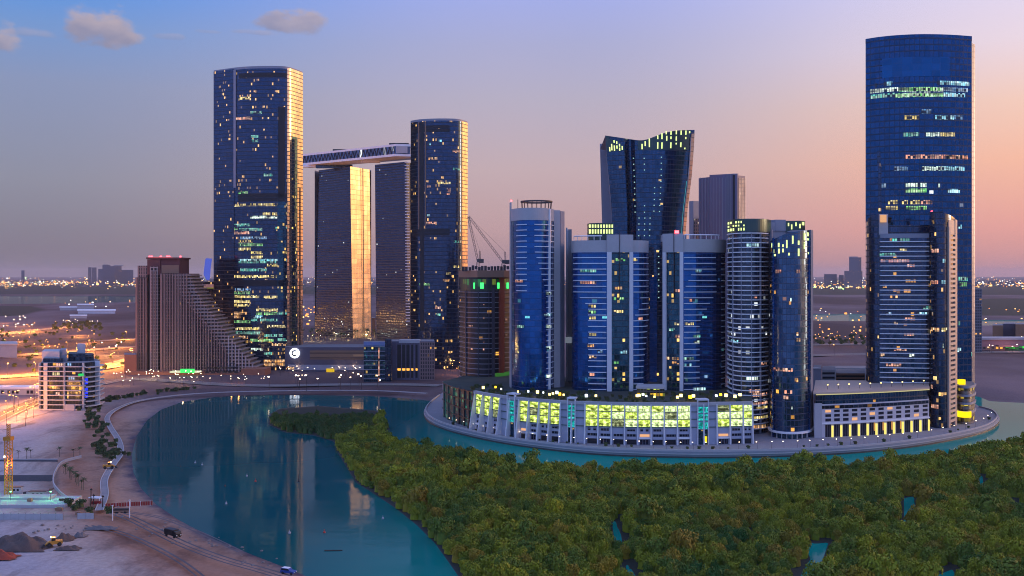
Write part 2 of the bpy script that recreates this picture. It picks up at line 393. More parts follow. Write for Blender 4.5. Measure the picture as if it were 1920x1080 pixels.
# the open pit on the left
pit = poly_px([(-200, 868), (106, 868), (110, 905), (100, 938), (-200, 938)], 0)
z -= np.clip(sdist(P, pit) / 3.0, 0, 1) * 2.4
veg = np.zeros(len(P))
for vp in veg_far: veg = np.maximum(veg, np.clip(sdist(P, vp) / 20 + .5, 0, 1))
veg = np.maximum(veg, np.clip(sdist(P, mud) / 2 + .5, 0, 1))
nr, nc = XX.shape
me = bpy.data.meshes.new('ground')
idx = np.arange(nr * nc).reshape(nr, nc)
quads = np.stack([idx[:-1, :-1], idx[:-1, 1:], idx[1:, 1:], idx[1:, :-1]], -1).reshape(-1, 4)
me.vertices.add(nr * nc); me.vertices.foreach_set('co', np.column_stack([P, z]).ravel())
me.loops.add(quads.size); me.loops.foreach_set('vertex_index', quads.ravel().astype(np.int32))
me.polygons.add(len(quads)); me.polygons.foreach_set('loop_start', np.arange(0, quads.size, 4, dtype=np.int32)); me.polygons.foreach_set('loop_total', np.full(len(quads), 4, np.int32))
me.update(calc_edges=True); me.polygons.foreach_set('use_smooth', [True] * len(quads))
a1 = me.attributes.new('shore', 'FLOAT', 'POINT'); a1.data.foreach_set('value', sd)
a2 = me.attributes.new('veg', 'FLOAT', 'POINT'); a2.data.foreach_set('value', veg)
m, g = new_mat('sand')
pos = g.n('ShaderNodeNewGeometry').outputs['Position']
sh = g.n('ShaderNodeAttribute', attribute_name='shore').outputs['Fac']; vg = g.n('ShaderNodeAttribute', attribute_name='veg').outputs['Fac']
big = g.noise(pos, .010, 5.0, .6); med = g.noise(pos, .07, 6.0, .65); fine = g.noise(pos, .6, 4.0, .6)
trk = g.noise(g.v('MULTIPLY', g.v('ADD', pos, g.v('SCALE', g.xyz(med, big, 0), 14.0)), (.09, .012, .02)), 1.0, 4.0, .65)
shn = g.m('ADD', sh, g.m('MULTIPLY', g.m('SUBTRACT', med, .5), 16.0))
dry = g.mix(g.step(big, .35, .65), lin(188, 180, 184), lin(154, 146, 153))
dry = g.mix(g.m('MULTIPLY', g.step(med, .52, .72), .55), dry, lin(98, 90, 98))
dry = g.mix(g.m('MULTIPLY', g.step(trk, .55, .64), .8), dry, lin(96, 90, 96))
far = g.step(g.m('ADD', g.sep(pos)[1], g.m('MULTIPLY', g.m('SUBTRACT', big, .5), 160.0)), 610, 780)
fdry = g.mix(g.step(g.noise(g.v('MULTIPLY', pos, (.0022, .0010, 0)), 1.0, 5.0, .6), .35, .65), lin(70, 54, 56), lin(122, 104, 108))
dry = g.mix(far, dry, fdry)
beach = g.ramp(g.m('DIVIDE', shn, 80.0, clamp=True), [(0, lin(74, 72, 84)), (.06, lin(146, 120, 108)), (.16, lin(170, 132, 112)), (.34, lin(150, 108, 88)), (.55, lin(180, 160, 150)), (1, lin(186, 175, 176))])
strk = g.noise(g.v('MULTIPLY', pos, (.05, .02, 0)), 1.0, 5.0, .7)
beach = g.mix(g.m('MULTIPLY', g.step(strk, .48, .66), .5), beach, lin(84, 58, 54))
nearshore = g.m('MULTIPLY', g.m('SUBTRACT', 1.0, g.step(shn, 40, 75)), g.m('SUBTRACT', 1.0, far))
col = g.mix(nearshore, dry, beach)
col = g.mix(vg, col, lin(52, 56, 50))
col = g.v('SCALE', col, g.m('ADD', .66, g.m('MULTIPLY', fine, .68)))
b = g.n('ShaderNodeBsdfPrincipled'); g.put(b.inputs['Base Color'], col); b.inputs['Roughness'].default_value = .9; b.inputs['Specular IOR Level'].default_value = .15
bp = g.n('ShaderNodeBump'); bp.inputs['Strength'].default_value = .5; bp.inputs['Distance'].default_value = .8
g.put(bp.inputs['Height'], g.m('ADD', med, g.m('MULTIPLY', fine, .25))); g.put(b.inputs['Normal'], bp.outputs[0])
g.t.links.new(b.outputs[0], g.n('ShaderNodeOutputMaterial').inputs[0])
me.materials.append(m)
tag(bpy.data.objects.new('ground', me), kind='structure'); C.objects.link(bpy.data.objects['ground'])

m, g = new_mat('lagoon_water')
pos = g.n('ShaderNodeNewGeometry').outputs['Position']
pn = g.noise(pos, .008, 3.0)
w1 = g.noise(g.v('MULTIPLY', pos, (.05, .16, 0)), 1.0, 4.0, .6); w2 = g.noise(g.v('MULTIPLY', pos, (.5, 1.1, 0)), 1.0, 2.0)
bp = g.n('ShaderNodeBump'); bp.inputs['Strength'].default_value = .10; bp.inputs['Distance'].default_value = 1.0
g.put(bp.inputs['Height'], g.m('ADD', g.m('MULTIPLY', w1, .45), g.m('MULTIPLY', w2, .09)))
df = g.n('ShaderNodeBsdfDiffuse'); g.put(df.inputs[0], g.mix(g.step(g.sep(pos)[0], -95, 10), g.mix(pn, (.001, .056, .070, 1), (.001, .086, .086, 1)), g.mix(pn, (.001, .20, .165, 1), (.001, .27, .21, 1))))
gl = g.n('ShaderNodeBsdfGlossy'); g.put(gl.inputs['Normal'], bp.outputs[0])
g.put(gl.inputs['Roughness'], g.m('ADD', .022, g.m('MULTIPLY', g.step(g.noise(g.v('MULTIPLY', pos, (.012, .05, 0)), 1.0, 3.0), .45, .7), .11)))
frn = g.n('ShaderNodeFresnel'); frn.inputs[0].default_value = 1.33
mx = g.n('ShaderNodeMixShader'); g.put(mx.inputs[0], g.m('MULTIPLY', frn.outputs[0], .48))
g.t.links.new(df.outputs[0], mx.inputs[1]); g.t.links.new(gl.outputs[0], mx.inputs[2])
g.t.links.new(mx.outputs[0], g.n('ShaderNodeOutputMaterial').inputs[0])
mb = MB(); mb.face([(-30000, 40, WL), (30000, 40, WL), (30000, 40000, WL), (-30000, 40000, WL)])
tag(mb.build('water', m), kind='structure')

# ---- roads (sheets a little above the ground) with kerbs
ASPH = plain('asphalt', (.15, .135, .13), .85, var=.25, scale=.05)
KERB = plain('kerb_stone', (.45, .43, .43), .8, var=.1)
PAVE = plain('light_paving', (.24, .235, .26), .8, var=.16)
SANDPATH = plain('sandy_path', (.27, .24, .245), .9, var=.25)
PAINT = plain('road_paint', (.75, .74, .70), .6, var=.1)
def strip(line, w, zz, mb, mat=0, off=0.0):
    L = catmull(line, 6); n = len(L); pr = None; u = 0
    for i in range(n):
        p, q = L[max(0, i - 1)], L[min(n - 1, i + 1)]; ax, ay = q[0] - p[0], q[1] - p[1]; l = math.hypot(ax, ay) or 1
        nx, ny = -ay / l, ax / l
        A = (L[i][0] + nx * (off - w / 2), L[i][1] + ny * (off - w / 2), zz); B = (L[i][0] + nx * (off + w / 2), L[i][1] + ny * (off + w / 2), zz)
        if pr: mb.face([pr[0], A, B, pr[1]], None, mat)
        pr = (A, B)
    return L
def road(line, w, zz=0.45, kerb=True, mark=True):
    ln = [gp(x, y) for x, y in line]; mb = MB(); strip(ln, w, zz, mb, 0)
    tag(mb.build('road', ASPH), kind='structure')
    if kerb:
        mb = MB()
        for s_ in (-1, 1): strip(ln, .6, zz + .14, mb, 0, s_ * (w / 2 + .3))
        tag(mb.build('kerb', KERB), kind='structure')
    if mark:
        mb = MB(); strip(ln, .35, zz + .006, mb, 0, 0)
        for s_ in (-1, 1): strip(ln, .25, zz + .006, mb, 0, s_ * (w / 2 - .8))
        tag(mb.build('road_marking', PAINT), kind='structure')
    return ln
road_px = [[(-160, 716), (-40, 710), (75, 702), (190, 690), (262, 672)], [(-160, 842), (-40, 800), (30, 768), (80, 748), (150, 728), (240, 712), (330, 716), (420, 722), (520, 724), (640, 722), (760, 722), (824, 724)],
           [(-120, 640), (0, 628), (70, 619), (150, 612)], [(-120, 676), (20, 668), (110, 661), (190, 655), (252, 650)], [(180, 640), (252, 636), (330, 632)], [(1480, 648), (1560, 646), (1640, 645)], [(1480, 668), (1640, 664), (1800, 661), (1960, 660)]]
road_w = [26, 14, 30, 26, 22, 26, 22]
road_ln = [road(p, w, mark=i < 2) for i, (p, w) in enumerate(zip(road_px, road_w))]
# beach promenade path with pale edge lines
path_px = [(190, 950), (206, 915), (198, 880), (222, 850), (246, 826), (238, 800), (214, 790), (196, 778), (216, 762), (258, 750), (330, 741), (400, 737)]
mb = MB(); pl_ = [gp(x, y) for x, y in [(186, 958), (196, 930), (196, 900), (212, 872), (226, 850), (222, 826), (206, 800), (202, 782), (222, 766), (262, 752), (330, 742), (420, 736), (560, 733), (700, 733), (800, 738)]]
strip(pl_, 2.4, .25, mb); tag(mb.build('beach_path', SANDPATH), kind='structure')
mb = MB()
for s_ in (-1, 1):
    L = catmull(pl_, 5)
    for i in range(len(L) - 1):
        p, q = np.array(L[i]), np.array(L[i + 1]); dd = (q - p) / (np.linalg.norm(q - p) + 1e-6); nn = np.array([-dd[1], dd[0]]) * (1.4 * s_)
        c_ = (p + q) / 2 + nn; mb.box((c_[0], c_[1], .3), (np.linalg.norm(q - p) + .1, .3, .3), math.atan2(dd[1], dd[0]))
tag(mb.build('path_kerb', KERB), kind='structure')
# worn tracks across the foreground sand
TRACK = plain('worn_track', (.095, .09, .10), .95, var=.5, scale=.12)
for pts, offs in ([[(215, 962), (250, 975), (300, 1000), (350, 1024), (420, 1050), (490, 1070), (540, 1085)], (-2.2, -.4, 1.6)], [[(168, 988), (230, 1002), (290, 1028), (340, 1056), (380, 1086)], (-.9, .9)], [[(240, 962), (300, 972), (350, 990), (400, 1012), (450, 1036)], (-.7, .8)]):
    ln = [gp(x, y) for x, y in pts]; mb = MB()
    for o_ in offs: strip(ln, .55 + .35 * random.random(), .36, mb, 0, o_)
    tag(mb.build('sand_track', TRACK), kind='structure')

# ---- the curved island with its quay and promenade
quay_px = [(822, 742), (806, 754), (796, 768), (802, 781), (826, 794), (875, 808), (950, 823), (1050, 836), (1150, 844), (1300, 848), (1420, 847), (1520, 844), (1620, 838), (1720, 827), (1800, 813), (1850, 800), (1872, 785), (1866, 773), (1850, 767), (1838, 764)]
qw = catmull([gp(x, y) for x, y in quay_px], 6)
back_ = [(330, 720), (200, 800), (0, 820), (-50, 780)]
plan = qw + back_
QUAY = plain('quay_concrete', (.26, .28, .31), .7, var=.12)
mb = MB(); mb.prism(plan, -7.0, 0.25, 0, 1)
tag(mb.build('promenade', [QUAY, PAVE]), kind='structure')
mb = MB()
for i in range(len(qw) - 1):
    p, q = np.array(qw[i]), np.array(qw[i + 1]); l = np.linalg.norm(q - p)
    if l < .01: continue
    a_ = math.atan2(q[1] - p[1], q[0] - p[0]); nn = np.array([-(q - p)[1], (q - p)[0]]) / l
    c_ = (p + q) / 2 + nn * .9; mb.box((c_[0], c_[1], .70), (l + .12, .5, .9), a_)
    c_ = (p + q) / 2 - nn * .25; mb.box((c_[0], c_[1], -1.0), (l + .1, .4, .4), a_)
tag(mb.build('quay_parapet', KERB), kind='structure')
mb = MB()
for i in range(len(qw) - 1):
    p, q = np.array(qw[i]), np.array(qw[i + 1]); l = np.linalg.norm(q - p)
    if l < .01: continue
    nn = np.array([-(q - p)[1], (q - p)[0]]) / l; c_ = (p + q) / 2 - nn * .12
    mb.box((c_[0], c_[1], -2.75), (l + .06, .3, 1.1), math.atan2(q[1] - p[1], q[0] - p[0]))
tag(mb.build('quay_waterline', plain('wet_quay_stone', (.055, .065, .06), .5, var=.4, scale=.3)), kind='structure')
# ================================================================ towers of the far shore
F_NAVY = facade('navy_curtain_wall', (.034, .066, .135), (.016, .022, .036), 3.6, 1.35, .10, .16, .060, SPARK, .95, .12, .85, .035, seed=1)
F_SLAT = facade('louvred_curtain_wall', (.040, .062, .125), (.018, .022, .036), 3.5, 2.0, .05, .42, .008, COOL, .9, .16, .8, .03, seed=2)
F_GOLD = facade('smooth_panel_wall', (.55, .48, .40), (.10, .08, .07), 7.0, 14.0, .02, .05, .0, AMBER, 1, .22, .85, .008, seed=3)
F_BLUE = facade('royal_blue_curtain_wall', (.008, .095, .32), (.005, .040, .13), 3.3, 3.0, .03, .08, .0015, TEAL, .6, .10, .8, .012, seed=4)
F_SHAFT = facade('teal_stair_glass', (.02, .085, .14), (.015, .035, .055), 3.3, 1.6, .08, .14, .05, WARM, 1.0, .10, .8, .06, seed=5)
F_WAVE = facade('slate_curtain_wall', (.022, .070, .15), (.014, .026, .045), 3.8, 2.2, .06, .12, .008, WARM, 1.1, .12, .85, .03, seed=6)
F_OFFICE = facade('deep_blue_office_wall', (.011, .066, .175), (.008, .026, .065), 4.0, 3.0, .10, .20, .003, COOL, .9, .10, .85, .015, seed=7)
F_BALC = facade('balcony_glass', (.045, .08, .13), (.03, .035, .05), 3.4, 2.4, .12, .16, .03, COOL, .9, .14, .8, .05, seed=8)
F_FRONT = facade('hotel_glass', (.035, .07, .14), (.03, .035, .05), 3.4, 2.0, .10, .16, .03, AMBER, .8, .12, .85, .04, seed=9)
F_GREYRIB = facade('ribbed_grey_wall', (.12, .12, .19), (.10, .095, .14), 3.6, 2.2, .45, .12, .0, COOL, 1, .3, .4, .01, seed=10)
F_CORE = facade('bare_floor_grid', (.008, .010, .014), (.018, .017, .026), 3.5, 3.0, .06, .10, .02, AMBER, .9, .4, .0, .0, .8, seed=11)
F_BRICK = facade('ribbed_brown_wall', (.020, .018, .022), (.29, .19, .165), 3.1, 2.1, .62, .20, .006, AMBER, 1.0, .3, .3, .01, .8, seed=12)
F_CELL = facade('open_cell_wall', (.012, .012, .016), (.40, .30, .27), 3.1, 3.1, .30, .26, .010, AMBER, .8, .4, .0, .01, .8, seed=13)

F_EDGE = facade('gold_tinted_edge', (.46, .40, .34), (.11, .085, .07), 3.6, 1.8, .06, .20, .012, WARM, 1.0, .16, .9, .035, seed=18)  # same curtain wall, tinted pale and warm to carry the sunset gold
# ---- tallest tower on the left
f = Front([(440, 938), (458, 934), (480, 931.5), (505, 930.5), (528, 931.5), (541, 935), (550, 941), (559, 949), (567.5, 957)], n=5)
f0 = Front([(401, 951), (440, 938)], smooth=False)
sky = f0 + f
sky.back = [(WX(550, 1030), 1030), (WX(470, 1040), 1040), (WX(415, 1020), 1020)]
t = thing('skyscraper', base_of(sky), 'tallest tower of the left cluster, dark glass with bands of lit offices', 'skyscraper')
ztop = f.z(128, 500)
part('curtain_wall', MB().prism(sky.plan(), 0, ztop, 0, 1), [F_NAVY, ROOF], t)
part('parapet', sky.patch(401, 567, ztop, ztop + 2.2, .1, inn=-1.2), GREY, t)
part('side_wall', f0.patch(401, 439.5, 0, ztop + 1, .35), F_NAVY, t)
part('corner_fin', sky.patch(439, 443, f.z(352, 441), ztop, .9), GREY, t)
part('gold_tint_patch', f.patch(538, 567.5, 0, ztop + 1, .2), F_EDGE, t)
part('roof_louvre', f.patch(448, 538, f.z(144.5, 500), f.z(136, 500), .3), DARK, t)
part('recessed_strip', f.patch(521.5, 534.5, f.z(378, 528), f.z(200, 528), .3), DARK, t)
part('recessed_strip', f.patch(520, 536, f.z(560, 528), f.z(378, 528), .3), F_SHAFT, t)
part('recessed_strip', f.patch(547, 557, f.z(690, 550), f.z(256, 550), .45), F_SHAFT, t)
part('recessed_strip', f.patch(561, 563, f.z(690, 562), f.z(352, 562), .45), DARK, t)
for y, a, b in ((366, 447, 537), (374, 447, 521), (528, 438, 540), (533.5, 440, 540)):
    part('plant_floor_band', f.patch(a, b, f.z(y, 500) - 1.6, f.z(y, 500) + 1.6, .3), DARK, t)
rows(t, sky, [(447, 469, 184, 'y'), (469, 491, 211, 't'), (440, 470, 222, 'r'), (470, 485, 256, 't'), (470, 484, 264, 't'), (405, 416, 328, 't'), (494, 511, 328, 't'), (447, 465, 361, 'g'), (427, 440, 203, 'r'), (404, 420, 262, 'r'),
    (434, 538, 384, 'y'), (492, 538, 401, 'y'), (469, 521, 407, 'w'), (424, 469, 422, 't'), (412, 446, 429, 'g'), (516, 537, 428, 't'), (402, 469, 437, 'r'), (447, 474, 452, 'y'), (447, 493, 459, 'g'), (447, 470, 467, 'y'), (470, 493, 474, 'y'),
    (470, 493, 482, 'y'), (519, 546, 474, 'y'), (447, 537, 488, 'c'), (447, 520, 491, 't'), (404, 537, 518.5, 'y'), (426, 469, 549, 'g'), (418, 486, 556, 'y'), (494, 546, 557, 'y'), (404, 469, 565, 'y'), (404, 469, 572, 'y'), (480, 521, 581, 'y'), (480, 520, 588, 'g'),
    (426, 463, 587, 'a'), (426, 452, 594, 'a'), (475, 492, 594, 'c'), (519, 545, 587, 't'), (430, 487, 616, 'y'), (424, 490, 624, 't'), (469, 513, 638, 'g'), (520, 540, 637, 't'), (509, 545, 646, 'a'), (470, 492, 655, 'w'), (495, 510, 663, 't'), (494, 534, 677, 'a'), (494, 534, 684, 'a'), (404, 424, 446, 't'), (448, 492, 430, 't'), (404, 430, 500, 'g'), (450, 500, 506, 't'), (500, 520, 497, 'y'), (440, 470, 543, 'b'), (470, 520, 600, 't'), (430, 470, 603, 'g'), (500, 536, 612, 'y'), (405, 425, 604, 'y'), (495, 530, 629, 't'), (440, 465, 632, 'a'), (450, 500, 446, 'b')], h=2.5)
# ---- second curved tower of the pair
f = Front([(770, 959), (783, 951), (800, 946.5), (825, 944), (848, 945), (861, 948), (869, 954.5), (876.5, 962)], [(860, 1030), (785, 1030)])
t = thing('skyscraper', base_of(f), 'slim curved dark glass tower with gold lit right edge, right of the sky bridge', 'skyscraper')
ztop = f.z(226, 825)
part('curtain_wall', MB().prism(f.plan(), 0, ztop, 0, 1), [F_NAVY, ROOF], t)
part('parapet', f.patch(770, 876, ztop, ztop + 2, .1, inn=-1.2), GREY, t)
part('gold_tint_patch', f.patch(866.5, 876.5, 0, ztop + .5, .2), F_EDGE, t)
part('recessed_strip', f.patch(788, 795, f.z(620, 790), f.z(229, 790), .35), DARK, t)
for a in (784.5, 797): part('edge_rail', f.patch(a, a + 2, f.z(430, 790), f.z(229, 790), .5), BROWN, t)
for y in (238, 244.5, 432, 438.5): part('plant_floor_band', f.patch(772, 843, f.z(y, 810) - 1.5, f.z(y, 810) + 1.5, .4), DARK, t)
rows(t, f, [(803, 820, 297, 'a'), (820, 845, 343, 'y'), (849, 867, 317, 't'), (837, 845, 357, 'r'), (837, 845, 363, 'r'), (796, 819, 418, 'r'), (850, 872, 453, 't'), (786, 806, 533, 'g'), (850, 861, 500, 'y'), (836, 845, 513, 'y'), (830, 843, 526, 'a'), (815, 827, 577, 'r'), (817, 826, 590, 't'),
    (848, 862, 283, 'r'), (802, 808, 270, 'c'), (822, 828, 264, 'c'), (800, 807, 350, 'r'), (800, 806, 404, 'c')])

# ---- the slab towers carrying the sky bridge
def slab(name, label, xs_b, xs_t, Ys, ytop, ybase, mats):
    zt = WZ(ytop, Ys[1]); zb = 0.0
    cols = list(zip(xs_b, xs_t, Ys))
    def edge(i, z):
        k = (z - zb) / (zt - zb); p = cols[i][0] + (cols[i][1] - cols[i][0]) * k ** .8
        return (WX(p, cols[i][2]), cols[i][2], z)
    t = thing('slab_tower', (edge(1, 0)[0], cols[1][2], 0), label, 'skyscraper', 'slab towers below the sky bridge')
    for i, (nm, mt) in enumerate(mats):
        def fn(s, k, i=i):
            z = zb + (zt - zb) * k; a, b_ = edge(i, z), edge(i + 1, z); return tuple(a[q] + (b_[q] - a[q]) * s for q in range(3))
        part(nm, loft(fn, 1, 12, cap=False), mt, t)
    bk = [(WX(cols[-1][1] - 5, cols[-1][2] + 30), cols[-1][2] + 30), (WX(cols[0][1] + 8, cols[0][2] + 30), cols[0][2] + 30)]
    mb = MB(); L = [edge(len(cols) - 1, zb)[:2], bk[0], bk[1], edge(0, zb)[:2]]
    for a, b_ in zip(L, L[1:]): mb.wall(a, b_, zb, zt)
    mb.face([(*edge(i, zt)[:2], zt) for i in range(len(cols))] + [(*p, zt) for p in bk])
    part('rear_wall', mb, GREY, t)
    return t, zt
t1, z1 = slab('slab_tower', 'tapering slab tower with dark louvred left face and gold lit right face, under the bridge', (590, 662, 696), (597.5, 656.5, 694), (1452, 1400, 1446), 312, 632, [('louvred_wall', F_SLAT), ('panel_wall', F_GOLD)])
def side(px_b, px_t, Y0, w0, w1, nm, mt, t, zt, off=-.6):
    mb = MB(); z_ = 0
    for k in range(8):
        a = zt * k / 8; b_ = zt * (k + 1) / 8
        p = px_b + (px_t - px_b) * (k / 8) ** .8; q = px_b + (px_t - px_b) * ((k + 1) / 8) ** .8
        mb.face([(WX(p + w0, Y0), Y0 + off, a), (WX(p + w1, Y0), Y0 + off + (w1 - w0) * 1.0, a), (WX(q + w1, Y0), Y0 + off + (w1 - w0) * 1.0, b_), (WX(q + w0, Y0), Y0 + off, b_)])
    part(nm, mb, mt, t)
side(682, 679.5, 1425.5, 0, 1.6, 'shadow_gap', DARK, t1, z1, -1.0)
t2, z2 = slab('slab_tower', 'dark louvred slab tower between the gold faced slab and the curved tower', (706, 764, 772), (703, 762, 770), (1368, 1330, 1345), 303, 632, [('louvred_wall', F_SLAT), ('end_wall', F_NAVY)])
# white balconies down the right corner of the second slab
for k in range(56):
    y = 305 + k * 5.4; p = 762 + (764 - 762) * k / 56
    part('balcony', MB().box((WX(p + 1, 1331), 1330, WZ(y, 1330)), (5.5, 3.0, .9)), LEDGE, t2)
zA, zB = WZ(312, 1430), WZ(289.5, 1430)
zA = WZ(310, 1428); zT = WZ(290, 1428)
brA, brB, brE = (WX(568, 1428), 1428), (WX(741, 1318), 1318), (WX(769, 1322), 1322)
t = thing('sky_bridge', ((brA[0] + brB[0]) / 2, (brA[1] + brB[1]) / 2, zA), 'long white edged penthouse bridge spanning the tops of the slab towers', 'bridge')
bk = [(brE[0], brE[1] + 34), (brA[0] + 4, brA[1] + 34)]
pl = [brA, brB, brE] + bk
F_TRUSS = facade('truss_glazing', (.10, .13, .22), (.04, .045, .07), 30, 5, .16, .0, .05, COOL, 1.0, .15, .7, .08, seed=14)
part('glazed_deck', MB().prism(pl, zA + 3, zT - 2, 0, 0, True), F_TRUSS, t)
part('end_cladding', MB().box(((brB[0] + brE[0]) / 2 - 1, brB[1] - .2, (zA + zT) / 2 + 1), (15, .6, zT - zA - 6)), CONC, t)
def grow(pl, k):
    cx = sum(p[0] for p in pl) / len(pl); cy = sum(p[1] for p in pl) / len(pl); return [(cx + (p[0] - cx) * k, cy + (p[1] - cy) * k) for p in pl]
part('roof_slab', MB().prism(grow(pl, 1.015), zT - 2, zT + .8, 0, None, True), LEDGE, t)
part('floor_slab', MB().prism(grow(pl, 1.02), zA, zA + 3, 0, None, True), LEDGE, t)
mb = MB()
for k in range(26):
    s0, s1 = k / 26, (k + .5) / 26; A = lambda s: (brA[0] + (brB[0] - brA[0]) * s, brA[1] + (brB[1] - brA[1]) * s - .5)
    mb.tube((*A(s0), zA + 3), (*A(s1), zT - 2), .35, n=4); mb.tube((*A(s1), zT - 2), (*A(k / 26 + 1 / 26), zA + 3), .35, n=4)
part('truss', mb, STEEL, t)
for a, w in ((640, 22), (748, 26)): part('roof_pavilion', MB().box((WX(a, 1400 if a < 700 else 1330), 1400 if a < 700 else 1335, zT + 2.2), (w, 12, 3)), STEEL, t)
part('soffit_glazing', MB().box((WX(628, 1428), 1424, zA - 2.2), (52, 8, 4.4)), F_BALC, t)
part('soffit_wing', MB().box((WX(581, 1428), 1426, zA - 1.5), (22, 8, 3)), LEDGE, t)
part('soffit_wing', MB().box((WX(696, 1380), 1374, zA - 1.2), (26, 8, 2.4)), LEDGE, t)

# ---- tower under construction with its two cranes
f = Front([(862, 690), (874, 676), (895, 668), (918, 667), (940, 672), (960, 684)], [(955, 710), (870, 710)])
t = thing('unfinished_tower', base_of(f), 'unfinished concrete frame tower with green lit top floor, beside the curved dark tower', 'unfinished building')
zt = f.z(520, 910); DKC = plain('dark_raw_concrete', (.07, .068, .085), .8, var=.15)
part('floor_frame', MB().prism(f.plan(), 0, zt, 0, 1), [F_CORE, ROOF], t)
for y in frange(548, 720, 9.6): part('slab_edge', f.patch(862, 957, f.z(y, 910) - .2, f.z(y, 910) + .2, .5), GREY, t)
for a in (874, 897, 916): part('column', f.patch(a, a + 1.2, 0, f.z(545, a), .7), DKC, t)
part('lift_shaft', f.patch(922, 927, 0, f.z(540, 925), .6), DKC, t)
for a, b, y in ((880, 886, 612), (906, 908, 570), (906, 908, 596), (906, 908, 640), (884, 886, 655), (947, 949, 600), (947, 949, 630), (905, 908, 655)): part('work_light', f.patch(a, b, f.z(y, 900) - .6, f.z(y, 900) + .6, .9), ROW['r'], t)
HOIST = plain('rust_red_steel', (.30, .06, .03), .7, var=.2)
part('hoist_mast', f.patch(935, 943, 0, f.z(520, 938), 1.4), HOIST, t)
LGREEN = lamp_mat('green_floodlight', (.05, .9, .16), 2.2)
DGREEN = lamp_mat('dim_green_light', (.10, .42, .08), .30, False)
part('lit_floor', f.patch(866, 956, f.z(545, 910), f.z(523, 910), .35), facade('green_lit_floor', (.02, .05, .03), (.05, .06, .04), 8, 3.4, .25, .1, .8, [(0, lin(20, 90, 40)), (.4, lin(120, 140, 40)), (.7, lin(15, 60, 40))], 1.1, .4, 0, 0, seed=15, clump=.1), t)
for a, w in ((901, 6), (949, 3), (889, 2), (932, 3)): part('floodlight', f.patch(a, a + w, f.z(541, a), f.z(530, a), .8), LGREEN, t)
for a, b, y in ((930, 956, 711), (928, 956, 702), (924, 931, 722)): part('work_light', f.patch(a, b, f.z(y, 940) - 1.2, f.z(y, 940) + 1.2, 1.6), DGREEN, t)
part('work_platform', MB().prism([(WX(a, Y), Y) for a, Y in ((860, 690), (895, 665), (945, 668), (962, 684), (955, 712), (870, 712))], zt, f.z(507, 910), 0, None, True), BROWN, t)
for k in range(16): part('formwork', MB().box((WX(868 + k * 6, 672), 675 + random.random() * 8, f.z(507, 910) + .9 + random.random()), (1.8, 1.8, 2.2 + 2 * random.random())), STEEL, t)
mb = MB(); mb.tube((WX(862, 700), 700, f.z(512, 870)), (WX(862, 700), 700, f.z(505, 870)), .3)
CRANE = plain('crane_steel', (.12, .11, .11), .6, .3, var=.15)
def truss(mb, p, q, w, n=14, r=.12):
    p, q = np.array(p, float), np.array(q, float); dd = q - p; L = np.linalg.norm(dd); dd /= L
    a = np.cross(dd, (0, 0, 1.0)) if abs(dd[2]) < .95 else np.array((1.0, 0, 0)); a /= np.linalg.norm(a); b_ = np.cross(dd, a)
    cs = [a + b_, a - b_, -a - b_, -a + b_]
    for c_ in cs: mb.tube(p + c_ * w / 2, q + c_ * w / 2, r, n=4)
    for k in range(n):
        for j in range(4):
            s0 = p + dd * L * k / n + cs[j] * w / 2; s1 = p + dd * L * (k + 1) / n + cs[(j + 1) % 4] * w / 2
            mb.tube(s0, s1, r * .7, n=3)
    return mb
def luffing(base_px, Y, ybase, ytip, xtip, xcw, label):
    zb = f.z(507, 910); zc = WZ(ybase, Y); x0 = WX(base_px, Y)
    t = thing('tower_crane', (x0, Y, zb), label, 'crane', 'cranes on the unfinished tower')
    part('mast', truss(MB(), (x0, Y, zb), (x0, Y, zc), 2.0, 5), CRANE, t)
    part('cab', MB().box((x0 + .6, Y - 1.4, zc + 1.2), (2.4, 2.2, 2.4)), CRANE, t)
    part('boom', truss(MB(), (x0, Y, zc + 1), (WX(xtip, Y), Y, WZ(ytip, Y)), 1.3, 16), CRANE, t)
    part('counterweight', MB().box((WX(xcw, Y), Y, zc + 1), (3.0, 2.4, 2.8)), CRANE, t)
    mb = MB(); ap = (x0 + (WX(xcw, Y) - x0) * .5, Y, zc + 8); truss(mb, (x0 + (WX(xcw, Y) - x0) * .6, Y, zc + 1), ap, .8, 5)
    part('a_frame', mb, CRANE, t)
    mb = MB(); mb.tube(ap, (WX(xtip, Y), Y, WZ(ytip, Y)), .07, n=3); mb.tube((WX(xtip, Y), Y, WZ(ytip, Y)), (WX(xtip, Y), Y, WZ(ytip, Y) - 8), .05, n=3)
    part('cable', mb, CRANE, t)
luffing(943, 680, 494, 406, 879, 951, 'dark crane whose long boom leans up towards the curved tower')
luffing(896, 690, 492, 406, 878, 903, 'smaller crane with steep boom and a counterweight, at the middle of the unfinished roof')

# ---- blue drum tower with the roof ring
f = Front([(957, 610), (961, 600), (972, 592), (985, 588.5), (998, 587.5), (1012, 588.5), (1025, 592), (1034, 598), (1038, 604)], n=4)
w = Front([(1038, 604), (1050.5, 605)], smooth=False); w2 = Front([(1050.5, 606), (1058, 610)], smooth=False)
allf = f + w + w2; allf.back = [(WX(1050, 640), 640), (WX(965, 640), 640)]
t = thing('skyscraper', base_of(f), 'round royal blue tower with a grey crown and a ring on its roof', 'skyscraper')
zt = f.z(392, 998)
part('curtain_wall', MB().prism(allf.plan(), 0, zt, 0, 1), [F_BLUE, ROOF], t)
part('crown_band', f.patch(957, 1038, f.z(412.5, 998), zt + .8, .35), CONC, t)
part('stair_wall', w.patch(1038, 1050, 0, zt + .4, .4), CONC, t)
part('end_wall', w2.patch(1050.5, 1058, 0, zt, .2), GREY, t)
ledges(t, f, 969, 988, frange(421, 550, 10.35), .55, .42, name='ledge')
